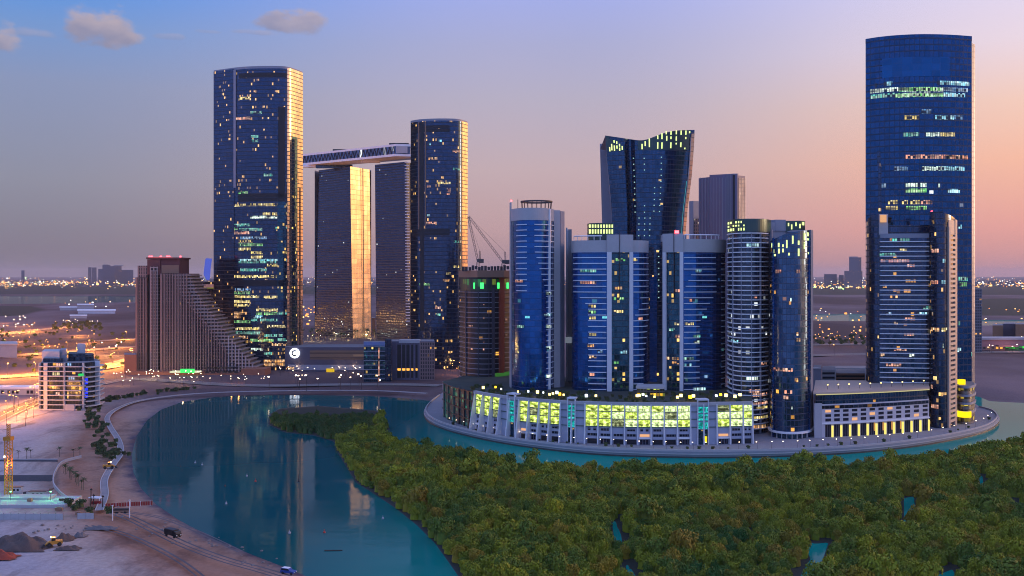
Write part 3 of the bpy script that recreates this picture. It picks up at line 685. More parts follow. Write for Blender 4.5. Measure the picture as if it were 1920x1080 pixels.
ledges(t, f, lambda y: 1002 if y < 470 else min(1024, 1002 + (y - 470) * .28), 1037.5, frange(421, 735, 10.35), .55, .42, name='ledge')
part('accent_strip', f.patch(1028, 1029.2, f.z(735, 1028), f.z(392, 1028), 1.25), LEDGE, t)
part('edge_rail', f.patch(957.2, 959, 0, f.z(380, 958), .6), CONC, t)
mb = MB(); cx, cy = WX(1006, 612), 612; rr = 30 / F * 612; zr = zt + 6.5
for k in range(40):
    a0, a1 = 2 * math.pi * k / 40, 2 * math.pi * (k + 1) / 40
    q = lambda r, a, z: (cx + r * math.cos(a), cy + r * math.sin(a), z)
    for (ra, za, rb, zb) in ((rr, zr - .9, rr, zr), (rr, zr, rr - 1.4, zr), (rr - 1.4, zr, rr - 1.4, zr - .9), (rr - 1.4, zr - .9, rr, zr - .9)):
        mb.face([q(ra, a0, za), q(ra, a1, za), q(rb, a1, zb), q(rb, a0, zb)])
part('roof_ring', mb, STEEL, t)
mb = MB()
for k in range(20): a0 = 2 * math.pi * k / 20; mb.tube((cx + (rr - 1) * math.cos(a0), cy + (rr - 1) * math.sin(a0), zt), (cx + (rr - .5) * math.cos(a0), cy + (rr - .5) * math.sin(a0), zr - .5), .16, n=4)
part('ring_post', mb, STEEL, t)
mb = MB(); mb.tube((WX(971, 600), 600, zt), (WX(971, 600), 600, f.z(371, 998)), .22); part('antenna', mb, STEEL, t)
part('beacon', MB().box((WX(958.5, 610), 609, f.z(378, 958) + .6), (.9, .9, .9)), RED_LIGHT, t)
rows(t, f, [(969, 980, 527, 'r'), (1020, 1030, 590, 'c'), (1024, 1030, 550, 'w'), (1024, 1030, 612, 'w'), (1024, 1030, 652, 'w'), (1024, 1030, 705, 'w'), (972, 982, 612, 't')], h=1.6, off=1.2)

# ---- pair of white framed towers
def twin(label, pts, wingA, frame, wingB, cr_top, cr_wing, ledA, ledB, lits, mast_px, back):
    f = Front(pts, back, n=4); t = thing('skyscraper', base_of(f), label, 'skyscraper', 'white framed twin towers')
    mid_ = (frame[0] + frame[1]) / 2; zt = f.z(cr_wing, mid_)
    part('curtain_wall', MB().prism(f.plan(), 0, zt, 0, 1), [F_BLUE, ROOF], t)
    ct = f.z(473, mid_)
    for a, b in (wingA, wingB):
        if b - a > 2: part('crown_band', f.patch(a, b, ct, zt + .5, .4), CONC, t)
    a, b, cw, cw2 = frame
    part('crown_panel', f.patch(a, b, ct, f.z(cr_top, mid_), 1.6, inn=-6), CONC, t)
    part('frame_column', f.patch(a, a + cw, 0, ct, 1.6), WHITE, t); part('frame_column', f.patch(b - cw2, b, 0, ct, 1.6), WHITE, t)
    part('stair_glass', f.patch(a + cw, b - cw2, 0, ct, .5), F_SHAFT, t)
    part('mast_strip', f.patch(mast_px - .5, mast_px + .5, f.z(560, mid_), f.z(cr_top - 3, mid_), 2.0), STEEL, t)
    for la, lb, ys in ledA + ledB: ledges(t, f, la, lb, ys, .6, .42, name='ledge')
    rows(t, f, lits, h=1.6, off=.75, name='lit_floor')
    mb = MB(); aa, bb = (wingA if wingA[1] - wingA[0] > 30 else wingB)
    L = f.cut(aa + 5, bb - 8)
    for p, q in zip(L, L[1:]): mb.tube((p[0], p[1] + 4, zt + 3.2), (q[0], q[1] + 4, zt + 3.2), .35, n=4)
    for p in L[::2]: mb.tube((p[0], p[1] + 4, zt), (p[0], p[1] + 4, zt + 3.2), .2, n=4)
    part('roof_rail', mb, LEDGE, t)
    part('plant_room', MB().box((WX(mid_, f.depth(mid_) + 14), f.depth(mid_) + 14, zt + 1.5), (14, 10, 4)), GREY, t)
    return t, f
ys = frange(483, 742, 10.75)
t, f = twin('blue tower with white stair frame, left one of the white framed pair', [(1072, 598), (1077, 592), (1092, 588), (1115, 586), (1138, 585), (1162, 585), (1185, 586), (1202, 588), (1211, 592), (1215, 598)], (1072, 1138), (1138, 1185.5, 8.5, 6.5), (1185.5, 1215), 440, 452,
    [(1076, 1137, ys[:7]), (lambda y: min(1103, 1076 + max(0, y - 545) * .9), 1137, ys[7:])], [(1187, 1214.5, ys[:7]), (lambda y: max(1187, 1205 - abs(y - 566) * .6), 1214.5, ys[7:12]), (1187, lambda y: max(1205, 1214 - (y - 600) * .1), ys[12:])],
    [(1088, 1118, 508, 't'), (1088, 1118, 530, 'r'), (1103, 1118, 574, 'y'), (1103, 1117, 585, 'g'), (1104, 1117, 596, 'y'), (1104, 1118, 627, 'y'), (1101, 1114, 648, 'a'), (1104, 1118, 669, 'a'), (1105, 1115, 702, 'r'), (1120, 1130, 659, 'b'), (1187, 1194, 487, 'y'), (1150, 1168, 584, 'y'), (1153, 1172, 487, 'g'), (1152, 1166, 540, 'a'), (1150, 1170, 560, 'g'), (1196, 1204, 597, 'r'), (1150, 1160, 680, 'g'), (1162, 1175, 660, 'c')], 1161, [(1205, 640), (1080, 640)])
t, f = twin('blue tower with white stair frame and red beacon, right one of the white framed pair', [(1245, 592), (1262, 588), (1280, 586.5), (1300, 587), (1322, 589), (1340, 591), (1352, 595), (1360, 600)], (1245, 1245.5), (1245, 1280.5, 6, 6), (1280.5, 1360), 438, 450,
    [(1282, 1341, ys[:3]), (lambda y: 1282 + max(0, (545 - y)) * .45, 1342, ys[3:7]), (1282, lambda y: max(1311, 1341 - (y - 550) * .55), ys[7:])], [(1352.5, 1359.5, ys)],
    [(1292, 1302, 563, 'r'), (1284, 1300, 607, 'y'), (1264, 1276, 607, 'y'), (1300, 1312, 630, 't'), (1301, 1311, 641, 'w'), (1252, 1276, 672, 'a'), (1260, 1275, 680, 'a'), (1282, 1300, 672, 't'), (1282, 1296, 684, 'c'), (1300, 1322, 729, 'c'), (1304, 1314, 508, 'c'), (1266, 1275, 545, 'r'), (1255, 1265, 618, 't'), (1320, 1326, 706, 'b'), (1266, 1276, 630, 'r')], 1265, [(1352, 640), (1250, 640)])
part('beacon', MB().box((WX(1268, 588), 586, f.z(435, 1265)), (2.2, 1.2, 1.6)), RED_LIGHT, t)

# ---- wavy topped tower behind the pair
def wv_l(y): return np.interp(y, [245, 300, 350, 400, 440], [1134.5, 1138, 1143, 1147.5, 1148])
def wv_r(y): return np.interp(y, [240, 270, 330, 400, 440], [1302.5, 1301.5, 1297, 1288, 1285])
TOP = [list(v) for v in zip(*catmull([(1134, 254), (1155, 257), (1178, 260.5), (1198, 263), (1212, 261.5), (1226, 256.5), (1242, 250.5), (1258, 246.5), (1275, 244.3), (1303, 243.5)], 8))]
def wavept(s, k):
    px0 = 1134.5 + s * 168; yt = float(np.interp(px0, *TOP)); Yv = 800 + 11 * (2 * s - 1) ** 2 + 6 * math.exp(-((s - .27) / .05) ** 2)
    z = k * WZ(yt, Yv); y = HY + (H - z) * F / Yv
    a, b = float(wv_l(y)), float(wv_r(y)); return (WX(a + (b - a) * s, Yv), Yv, z)
t = thing('skyscraper', (wavept(.5, 0)[0], 800, 0), 'slate glass tower with a wavy swooping roofline, widening upwards', 'skyscraper')
part('curtain_wall', loft(wavept, 64, 44, cap=False), F_WAVE, t)
A, B = wavept(0, 1), wavept(1, 1); mb = MB()
tp = [wavept(i / 40, 1) for i in range(41)]
for i in range(40): mb.face([tp[i], tp[i + 1], (tp[i + 1][0], 860, tp[i + 1][2] - 5), (tp[i][0], 860, tp[i][2] - 5)])
bt = lambda p, k: (WX(960 + F * p[0] / p[1] + (7 if k == 0 else -7), 860), 860)
L0, R0 = wavept(0, 0), wavept(1, 0)
part('roof', mb, GREY, t)
mb = MB()
for s, dxp in ((0, 5), (1, -5)):
    for j in range(12):
        p, q = wavept(s, j / 12), wavept(s, (j + 1) / 12)
        mb.face([p, (p[0] + dxp, 862, p[2]), (q[0] + dxp, 862, q[2]), q])
mb.face([(L0[0], 862, 0), (R0[0], 862, 0), (B[0], 862, B[2]), (A[0], 862, A[2])])
part('rear_wall', mb, GREY, t)
def wave_strip(s0, s1, k0, k1, off, name, mt, n=10):
    mb = MB(); u = 0
    for j in range(n):
        ka, kb = k0 + (k1 - k0) * j / n, k0 + (k1 - k0) * (j + 1) / n
        P4 = [wavept(s0, ka), wavept(s1, ka), wavept(s1, kb), wavept(s0, kb)]; P4 = [(p[0], p[1] - off, p[2]) for p in P4]
        l = P4[1][0] - P4[0][0]; mb.face(P4, [(0, P4[0][2]), (l, P4[1][2]), (l, P4[2][2]), (0, P4[3][2])])
    part(name, mb, mt, t)
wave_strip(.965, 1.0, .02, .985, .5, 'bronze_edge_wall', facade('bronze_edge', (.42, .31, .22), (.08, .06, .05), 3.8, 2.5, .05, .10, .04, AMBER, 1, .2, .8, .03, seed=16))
wave_strip(.957, .965, .02, .97, .9, 'edge_fin', GREY)
wave_strip(.225, .24, .02, .955, .8, 'reveal', DARK)
CROWN = lamp_mat('crown_window_light', lin(220, 240, 150)[:3], 1.7, False)
CROWNB = plain('dark_crown_band', (.05, .09, .09), .3, .6, var=.1)
def kz(y, s):
    p = wavept(s, 1); return (H - (y - HY) / F * p[1]) / p[2]
mb = MB()
for i in range(20):
    s0, s1 = .36 + .585 * i / 20, .36 + .585 * (i + 1) / 20
    for sA, sB in ((s0, s1),):
        P4 = [wavept(sA, kz(281 - 6 * max(0, .55 - sA) * 0, sA)), wavept(sB, kz(281, sB)), wavept(sB, .999), wavept(sA, .999)]
        if P4[0][2] < P4[3][2]: mb.face([(p[0], p[1] - .35, p[2]) for p in P4])
part('crown_band', mb, CROWNB, t)
mb = MB()
for i in range(5):
    s0, s1 = .004 + .19 * i / 5, .004 + .19 * (i + 1) / 5
    P4 = [wavept(s0, kz(283, s0)), wavept(s1, kz(283, s1)), wavept(s1, .999 - .012 * i), wavept(s0, .999 - .010 * i)]; mb.face([(p[0], p[1] - .35, p[2]) for p in P4])
part('crown_band', mb, CROWNB, t)
def crown_win(px, y0, y1, w=2.0):
    s = (px - 1134.5) / 168; P4 = [wavept(s, kz(y1, s)), wavept(s + w / 168, kz(y1, s + w / 168)), wavept(s + w / 168, kz(y0, s + w / 168)), wavept(s, kz(y0, s))]
    part('crown_window', MB().face([(p[0], p[1] - .7, p[2]) for p in P4]), CROWN, t)
for px, y0, y1 in ((1202, 270, 280), (1208, 265, 274), (1216, 260, 276), (1232, 254, 261), (1232, 267, 279), (1240, 250, 261), (1240, 267, 279), (1248, 246, 252), (1249, 255, 264), (1257, 246, 253), (1257, 256, 261), (1257, 267, 278), (1267, 244.5, 252), (1267, 256, 264), (1267, 268, 271), (1276, 245, 253), (1276, 267, 276), (1285, 245, 253), (1285, 257, 261), (1292, 246, 250), (1284, 277, 280),
                   (1140, 276, 284), (1144, 270, 282), (1149, 263, 268), (1149, 273, 283), (1154, 265, 270), (1154, 273, 279), (1159, 270, 275), (1159, 277, 283), (1164, 274, 281)):
    crown_win(px, y0, y1, 2.2)
# lamp dots down the facade
mb = MB()
for px, yy in ((1186, frange(297, 402, 11.2)), (1207, [297, 308, 319, 386, 398]), (1228, frange(352, 402, 11)), (1240.5, frange(295, 402, 11.3)), (1195, frange(409, 450, 11)), (1208, frange(409, 450, 11)), (1220, frange(409, 450, 11)), (1222, frange(470, 700, 11)), (1241, frange(470, 560, 11))):
    for y in yy:
        s = (px - 1134.5) / 168; p = wavept(s, max(.01, kz(y, s))); mb.box((p[0], p[1] - .9, p[2]), (.7, .6, .7))
o = part('facade_lamp', mb, lamp_mat('facade_lamp_light', lin(200, 240, 235)[:3], .9, False), t); o['kind'] = 'stuff'
wave_strip(.335, .46, .02, .52, 2.0, 'lower_block', F_WAVE); wave_strip(.47, .56, .02, .56, 3.0, 'lower_block', F_NAVY)
wave_strip(.50, .60, .02, .44, 4.2, 'glass_prow', F_BLUE)
wave_strip(.94, .946, .50, .80, 1.2, 'light_line', lamp_mat('cyan_line', lin(90, 200, 220)[:3], .6, False))

# ---- grey slab tower further back
f = Front([(1310, 930), (1355, 905), (1382, 902), (1397, 910)], [(1394, 950), (1320, 960)], smooth=False)
t = thing('skyscraper', base_of(f), 'plain violet grey slab tower with ribbed right side, behind the crowned tower', 'skyscraper')
zt = f.z(332, 1330)
part('slab_wall', MB().prism(f.plan(), 0, zt, 0, 1), [plain('violet_grey_cladding', (.17, .155, .23), .5, .2, var=.05, scale=.02), ROOF], t)
part('raised_core', f.patch(1331, 1383, 0, 1, .3, inn=-20, ztop=lambda p: f.z(328 - (p - 1331) * .05, p)), plain('violet_grey_core', (.18, .165, .25), .5, .2, var=.05, scale=.02), t)
for a in frange(1313, 1360, 5.2): part('rib', f.patch(a, a + .7, 0, f.z(333, a), .5), GREY, t)
for a in (1362.5, 1366, 1369.5): part('rib', f.patch(a, a + 1.6, 0, f.z(327, a), 1.2), GREY, t)
part('dark_recess', f.patch(1374, 1378, 0, f.z(328, 1376), .5), DARK, t)
part('ribbed_wall', f.patch(1383.5, 1397, 0, f.z(334, 1390), .5), F_GREYRIB, t)
part('parapet_lip', f.patch(1372, 1384, f.z(327, 1378), f.z(325.5, 1378), .4, inn=-8), GREY, t)
# ---- small latticed block between
f = Front([(1293, 1000), (1306, 992), (1330, 1000)], [(1325, 1030), (1298, 1030)], smooth=False)
t = thing('apartment_block', base_of(f), 'low brown latticed block between wavy tower and violet slab tower', 'building')
part('lattice_wall', MB().prism(f.plan(), 0, f.z(410, 1310), 0, 1), [facade('lattice', (.04, .04, .05), (.26, .17, .15), 3.4, 2.6, .4, .34, .22, [(0, lin(255, 235, 200))], 1.2, .3, .2, .0, .8, seed=17), ROOF], t)
part('stair_tower', f.patch(1293, 1301, 0, f.z(377, 1297), .6, inn=-9), GREY, t)
part('lattice_screen', f.patch(1313, 1327, f.z(440, 1320), f.z(405, 1320), 1.4), BROWN, t)
# ---- crowned block peeping out left of the wavy tower
f = Front([(1101, 690), (1106, 682), (1122, 678), (1150, 680)], [(1148, 700), (1108, 700)])
t = thing('apartment_tower', base_of(f), 'small crowned tower top with rows of lit slots, behind the left white framed tower', 'building')
zt = f.z(418, 1122)
part('wall', MB().prism(f.plan(), 0, zt, 0, 1), [CROWNB, ROOF], t)
for i, a in enumerate(frange(1105, 1147, 5.2)):
    for y0, y1 in ((421, 427), (430, 438)): part('crown_window', f.patch(a, a + 2.6, f.z(y1, a), f.z(y0, a), .3), CROWN, t)
# ---- plain white lift shaft left of the pair
f = Front([(1061, 640), (1072, 638)], [(1070, 660), (1062, 660)], smooth=False)
t = thing('service_tower', base_of(f), 'narrow pale service tower squeezed between round blue tower and white framed tower', 'building')
part('wall', MB().prism(f.plan(), 0, f.z(430, 1065), 0, 1), [CONC, ROOF], t)
part('rib', f.patch(1062, 1065, 0, f.z(427, 1063), .8), WHITE, t)
part('sign_panel', f.patch(1060.5, 1072, f.z(643, 1066), f.z(632, 1066), 1.0), lamp_mat('panel_light', lin(200, 215, 240)[:3], .22, False), t)
# ================================================================ right hand towers
f = Front([(1365, 588), (1368, 577), (1378, 567), (1392, 562), (1408, 560.5), (1424, 562), (1437, 567), (1445, 575)], [(1440, 610), (1372, 615)], n=4)
t = thing('apartment_tower', base_of(f), 'rounded apartment tower wrapped in white balcony bands, crown lit with small slots', 'skyscraper')
zt = f.z(412, 1405)
part('curtain_wall', MB().prism(f.plan(), 0, zt, 0, 1), [F_BALC, ROOF], t)
part('crown_band', f.patch(1365.5, 1444, f.z(434, 1405), zt + .6, .5), CROWNB, t)
for i, a in enumerate(frange(1367, 1395, 4.6)):
    for y0, y1 in ((414, 418), (421, 424), (427, 432)):
        if (i * 3 + int(y0)) % 4: part('crown_window', f.patch(a, a + 1.8, f.z(y1, 1405), f.z(y0, 1405), .8), CROWN, t)
ledges(t, f, 1365.5, lambda y: 1438, frange(437, 812, 8.95), h=.5, off=.9, n_ref=1405, name='balcony_band')
for a in (1376, 1391, 1408, 1424): part('party_wall', f.patch(a, a + .6, 0, f.z(437, 1405), 1.15), GREY, t)
part('edge_fin', f.patch(1443, 1445, 0, f.z(430, 1440), 1.2), GREY, t)
rows(t, f, [(1399, 1421, 459.5, 'c'), (1425, 1436, 681, 'r'), (1399, 1420, 709.5, 'w'), (1410, 1437, 740, 'r'), (1410, 1437, 756, 'r'), (1418, 1437, 765, 'y'), (1412, 1437, 783, 'y'), (1405, 1437, 800, 'a'), (1414, 1420, 556, 'r'), (1372, 1385, 640, 'c'), (1404, 1424, 733, 'r')], h=1.8, off=.6)
# crown block behind, between the two
f = Front([(1396, 590), (1402, 586), (1440, 585), (1470, 587), (1500, 586), (1508, 592)], [(1505, 615), (1400, 615)], smooth=False)
t = thing('crowned_block', base_of(f), 'stepped grey roof block with lit slots rising behind the rounded apartment towers', 'building')
part('wall', MB().prism(f.plan(), 0, f.z(433, 1450), 0, 1), [GREY, ROOF], t)
part('parapet', f.patch(1418, 1432, f.z(433, 1425), f.z(410, 1425), .4, inn=-10), GREY, t)
part('parapet', f.patch(1432, 1454, f.z(433, 1440), f.z(417, 1440), .6, inn=-12), GREY, t)
part('parapet', f.patch(1453, 1473, f.z(433, 1462), f.z(412, 1462), .7, inn=-12), GREY, t)
part('crown_screen', f.patch(1473, 1508, f.z(436, 1490), f.z(414, 1490), .5, inn=-8), CROWNB, t)
for a, y0, y1 in ((1477, 418, 424), (1483, 421, 430), (1491, 417, 424), (1498, 420, 428), (1503, 416, 422)): part('crown_window', f.patch(a, a + 2.2, f.z(y1, 1490), f.z(y0, 1490), .9), CROWN, t)
# second rounded tower with slanting crown
f = Front([(1443.5, 566), (1446, 556), (1454, 549), (1468, 545), (1484, 543.5), (1500, 545), (1513, 549), (1520, 556), (1523.5, 566)], [(1518, 592), (1450, 592)], n=4)
t = thing('apartment_tower', base_of(f), 'smooth rounded dark blue tower with slanting crown of lit slots, beside the quay building', 'skyscraper')
F_ROUND = facade('round_tower_glass', (.045, .11, .22), (.035, .055, .10), 3.4, 2.2, .08, .12, .022, AMBER, .9, .12, .85, .04, seed=20)
part('curtain_wall', f.patch(1443.5, 1523.5, 0, 1, 0, inn=-10, ztop=lambda p: f.z(float(np.interp(p, [1443, 1456, 1475, 1500, 1515, 1524], [452, 446, 437, 433, 431.5, 431])), p)), F_ROUND, t)
part('rear_wall', MB().prism([f.line[0], f.line[-1]] + f.back, 0, f.z(452, 1484), 0, 1), [GREY, ROOF], t)
for a, y0, y1 in ((1447, 455, 463), (1449, 467, 474), (1459, 455, 463), (1459.5, 466, 475), (1467, 458, 463), (1467, 466, 473), (1474, 450, 465), (1485, 442, 457), (1496, 451, 459), (1496, 466, 480), (1507, 436, 450), (1507, 458, 466), (1513, 435, 442), (1513, 446, 450), (1478, 474, 479), (1507, 454, 456), (1515, 472, 476), (1452, 476, 480)):
    part('crown_window', f.patch(a, a + 2.6, f.z(y1, 1484), f.z(y0, 1484), .2), CROWN, t)
part('edge_fin', f.patch(1519, 1523, 0, f.z(431, 1520), .5), GREY, t)
for a in (1450, 1516): part('glass_fin', f.patch(a, a + 1.5, 0, f.z(446, a), .7), F_BLUE, t)
part('base_ring', f.patch(1444, 1523.5, f.z(813.5, 1484), f.z(810, 1484), 1.4), LEDGE, t)
part('ground_glazing', f.patch(1444, 1523, .3, f.z(814, 1484), .15), F_SHAFT, t)
for a in frange(1448, 1522, 9): part('column', f.patch(a, a + 1, .3, f.z(813, 1484), .8), CONC, t)
rows(t, f, [(1450, 1486, 693, 'r'), (1454, 1465, 509, 'r'), (1492, 1499, 509, 'r'), (1480, 1484, 562, 'w'), (1492, 1497, 626, 'a'), (1492, 1500, 637, 'a'), (1470, 1485, 735, 'r'), (1518, 1523, 713, 'y'), (1478, 1484, 568, 'a'), (1492, 1496, 713, 'a'), (1468, 1478, 745, 'r'), (1482, 1486, 764, 'w')], h=1.9, off=.25)

# ---- tallest tower on the right
f = Front([(1623, 646), (1645, 641), (1670, 637), (1695, 634.5), (1722, 633), (1750, 633), (1775, 634), (1800, 636), (1822, 638.5)], [(1815, 700), (1632, 700)], n=5)
w = Front([(1822.3, 642), (1828, 645)], [(1826, 690), (1822.5, 690)], smooth=False)
t = thing('skyscraper', base_of(f), 'tallest tower on the right, smooth deep blue glass drum with rows of lit offices', 'skyscraper')
zt = f.z(70, 1722)
part('curtain_wall', MB().prism(f.plan(), 0, zt, 0, 1), [F_OFFICE, ROOF], t)
part('parapet', f.patch(1623, 1822, zt - 1, zt + 2, .2, inn=-1), F_OFFICE, t)
part('side_fin', MB().prism(w.plan(), 0, w.z(82, 1825), 0, 1), [F_GREYRIB, ROOF], t)
part('plain_glazing', f.patch(1654, 1780, f.z(143, 1722), f.z(106, 1722), .25), facade('plain_blue_glass', (.008, .085, .22), (.008, .08, .21), 4, 6, .02, .02, 0, COOL, 1, .1, .85, .01, seed=21), t)
for a, y0, y1 in ((1645, 283, 312), (1647, 312, 405)): part('shadow_strip', f.patch(a, a + 6, f.z(y1, a), f.z(y0, a), .25), F_NAVY, t)
rows(t, f, [(1641, 1645, 160, 'c'), (1657, 1673, 157, 'c'), (1757, 1817, 156, 'c'), (1631, 1684, 169, 'w'), (1684, 1765, 167, 'g'), (1690, 1768, 167.5, 'w'), (1768, 1815, 168, 'b'), (1632, 1678, 179.5, 't'), (1678, 1769, 178, 'g'), (1690, 1770, 177.5, 'w'), (1768, 1809, 178, 'c'), (1727, 1746, 209, 'b'), (1695, 1724, 220, 'y'), (1752, 1788, 220, 'c'), (1788, 1805, 220, 'b'),
    (1693, 1723, 252, 't'), (1735, 1762, 252, 'w'), (1762, 1790, 252, 'y'), (1697, 1725, 294, 'r'), (1725, 1815, 294, 'r'), (1770, 1815, 294.5, 'y'), (1676, 1702, 316, 'b'), (1728, 1765, 316, 'w'), (1765, 1808, 316, 'c'), (1697, 1737, 347, 'w'), (1697, 1737, 357, 'g'), (1652, 1662, 348, 'b'), (1776, 1800, 358, 'c'), (1758, 1763, 348, 'w'),
    (1664, 1684, 379, 'y'), (1690, 1702, 379, 'y'), (1706, 1726, 379, 'y'), (1726, 1748, 379, 'r'), (1660, 1684, 390, 'y'), (1698, 1737, 390, 'G'), (1796, 1814, 523, 't'), (1798, 1812, 533, 'g'), (1796, 1800, 606, 't'), (1794, 1802, 656, 'c'), (1796, 1803, 425, 'c'), (1820, 1822, 664, 't')], h=2.6, off=.2)
part('roof_mast', MB().tube((WX(1640, 655), 655, zt + 2), (WX(1640, 655), 655, zt + 4.4), .35).box((WX(1647, 655), 655, zt + 4.2), (5, 1, .6)), STEEL, t)

# ---- lower tower in front of it
fl = Front([(1623, 617), (1624.5, 608), (1630, 600.5), (1638, 597), (1648, 596)], n=4)
fm = Front([(1648, 598), (1743, 593)], smooth=False)
fr = Front([(1743, 597), (1746, 588), (1753, 583.5), (1763, 581.5), (1774, 582.5), (1784, 587), (1790.5, 595), (1793, 604)], [(1788, 632), (1750, 632)], n=4)
t = thing('apartment_tower', ((fl.line[0][0] + fr.line[-1][0]) / 2, 596, 0), 'lower glass tower with two curved wing crowns, standing before the tallest right tower', 'skyscraper')
bl = Front([(1623, 617), (1793, 604)], [(1788, 634), (1628, 634)], smooth=False)
part('central_wall', MB().prism(fm.plan() + [(WX(1740, 632), 632), (WX(1650, 632), 632)], 0, fm.z(440, 1695), 0, 1), [F_FRONT, ROOF], t)
part('wing_wall', fl.patch(1623, 1648.2, 0, 1, 0, inn=-14, ztop=lambda p: fl.z(float(np.interp(p, [1623, 1628, 1636, 1648], [419, 409, 404, 401])), p)), F_NAVY, t)
part('crown_shell', MB().prism([(WX(1647, 597), 597), (WX(1665, 599), 599), (WX(1665, 601), 601), (WX(1650, 612), 612)], fm.z(440, 1660), fm.z(401.5, 1655)), CONC, t)
part('crown_glow', MB().box((WX(1657, 596), 596.6, fm.z(410, 1657)), (3.6, .5, 4.5)), lamp_mat('crown_warm_light', lin(255, 190, 140)[:3], .8, False), t)
part('crown_deck', MB().prism([(WX(1665, 603), 603), (WX(1743, 600), 600), (WX(1743, 622), 622), (WX(1660, 626), 626)], fm.z(440, 1695), fm.z(421, 1695)), F_NAVY, t)
part('drum_wall', MB().prism(fr.plan(), 0, fr.z(415, 1765), 0, 1), [F_NAVY, ROOF], t)
part('drum_crown', fr.patch(1743, 1793, fr.z(416, 1765), 1, .3, inn=-7, ztop=lambda p: fr.z(float(np.interp(p, [1743, 1752, 1762, 1772, 1781, 1788, 1793], [397, 396.5, 397.5, 400, 403.5, 408, 415])), p)), F_NAVY, t)
part('edge_reveal', MB().box((WX(1743.3, 590), 591, fm.z(600, 1743) - 0), (1.2, 2, 10)), DARK, t)
part('parapet_band', fm.patch(1649, 1742, fm.z(446, 1695), fm.z(438, 1695), .5), GREY, t)
ledges(t, fm, 1649, 1742, frange(453, 726, 9.1), h=.5, off=.8, n_ref=1695, name='balcony_band')
PEACH = plain('peach_balcony_wall', (.52, .40, .33), .55, .2, var=.06)
part('balcony_pier', fr.patch(1776.5, 1779, 0, fr.z(425, 1778), 1.1), PEACH, t); part('balcony_pier', fr.patch(1788, 1791.5, 0, fr.z(412, 1790), 1.0), PEACH, t)
for y in frange(446, 795, 9.0): part('balcony', fr.patch(1777, 1791, fr.z(y, 1784) - .75, fr.z(y, 1784) + .75, 1.0), PEACH, t)
part('balcony_glass', fr.patch(1779, 1788, 2, fr.z(440, 1784), .2), F_FRONT, t)
part('top_cladding', fr.patch(1777, 1792.5, fr.z(440, 1784), fr.z(413, 1784), .6), PEACH, t)
rows(t, fm, [(1672, 1705, 450, 't'), (1686, 1700, 469, 'y'), (1640, 1680, 477, 't'), (1650, 1706, 489, 'r'), (1700, 1716, 498, 'r'), (1697, 1717, 527, 'a'), (1668, 1684, 556, 'a'), (1730, 1742, 577, 't'), (1718, 1742, 588, 'c'), (1660, 1672, 588, 'b'), (1696, 1716, 598, 'r'), (1675, 1683, 606, 'a'), (1694, 1718, 627, 'r'), (1650, 1658, 665, 'a'), (1704, 1714, 666, 'w'), (1660, 1690, 684, 'r'), (1675, 1700, 655, 'r'), (1654, 1662, 537, 'a')], h=1.7, off=.35)
rows(t, fr, [(1746, 1760, 470, 'r'), (1766, 1772, 489, 'c'), (1746, 1759, 529, 'r'), (1764, 1773, 529, 'c'), (1746, 1762, 618, 'a'), (1764, 1775, 618, 'y'), (1750, 1757, 709, 'y'), (1747, 1760, 762, 'r'), (1766, 1769, 648, 'w'), (1746, 1750, 725, 'r')], h=2.2, off=.25)
part('beacon', MB().box((WX(1747, 588), 588, fr.z(395, 1765)), (.7, .7, .7)), RED_LIGHT, t)
# ---- yellow lit drum
f = Front([(1793, 612), (1796, 603), (1804, 598), (1812, 597), (1820, 599), (1826, 605), (1828, 613)], [(1824, 630), (1797, 630)], n=4)
t = thing('round_pavilion', base_of(f), 'small round pavilion glowing yellow at the foot of the right towers', 'building')
zt = f.z(726, 1810)
F_YEL = facade('yellow_lit_floor', (.05, .04, .02), (.20, .16, .14), 4.6, 2.6, .12, .35, .55, [(0, lin(220, 190, 60)), (.5, lin(255, 235, 150)), (.8, lin(120, 100, 40))], .8, .3, .2, .03, .3, seed=22, clump=.1)
part('wall', MB().prism(f.plan(), 0, zt, 0, 1), [F_YEL, ROOF], t)
for y in (726, 742, 757, 773): part('floor_band', f.patch(1793, 1828, f.z(y, 1810) - .7, f.z(y, 1810) + .7, .7), GREY, t)
YEL = lamp_mat('yellow_light', lin(250, 220, 20)[:3], 1.5)
part('entrance_light', f.patch(1797, 1819, f.z(783, 1810), f.z(771.5, 1810), .8), YEL, t)
part('roof_light', MB().box((WX(1800, 612), 610, zt + 1.8), (3.6, 3, 3.0)), YEL, t)

# ================================================================ the lit car park podium along the quay
pf = Front([(830, 640), (838, 622), (850, 608), (865, 596), (890, 580), (920, 566), (960, 552), (1010, 541), (1060, 534), (1110, 530), (1160, 527), (1220, 525.5), (1290, 526), (1350, 527.5), (1411, 530)], [(1408, 600), (1200, 640), (900, 700)], n=8)
t = thing('car_park_podium', base_of(pf), 'long curved car park podium glowing green behind white fins along the quay', 'podium')
ZP = 21.6
PWALL = plain('podium_wall', (.40, .42, .52), .6, var=.08)
part('wall', MB().prism(pf.plan(), 0, ZP, 0, 1), [PWALL, plain('planted_roof', (.045, .055, .045), .9, var=.5, scale=.1)], t)
xs = [(1411, 25.3)]
fins = [892]
while fins[-1] < 1070: fins.append(fins[-1] + 15.4 + (fins[-1] - 892) * .035)
while fins[-1] < 1395: fins.append(fins[-1] + 24.6)
fins[-1] = 1410
cores = [(953.5, 967), (1065, 1079), (1307.5, 1327.5)]
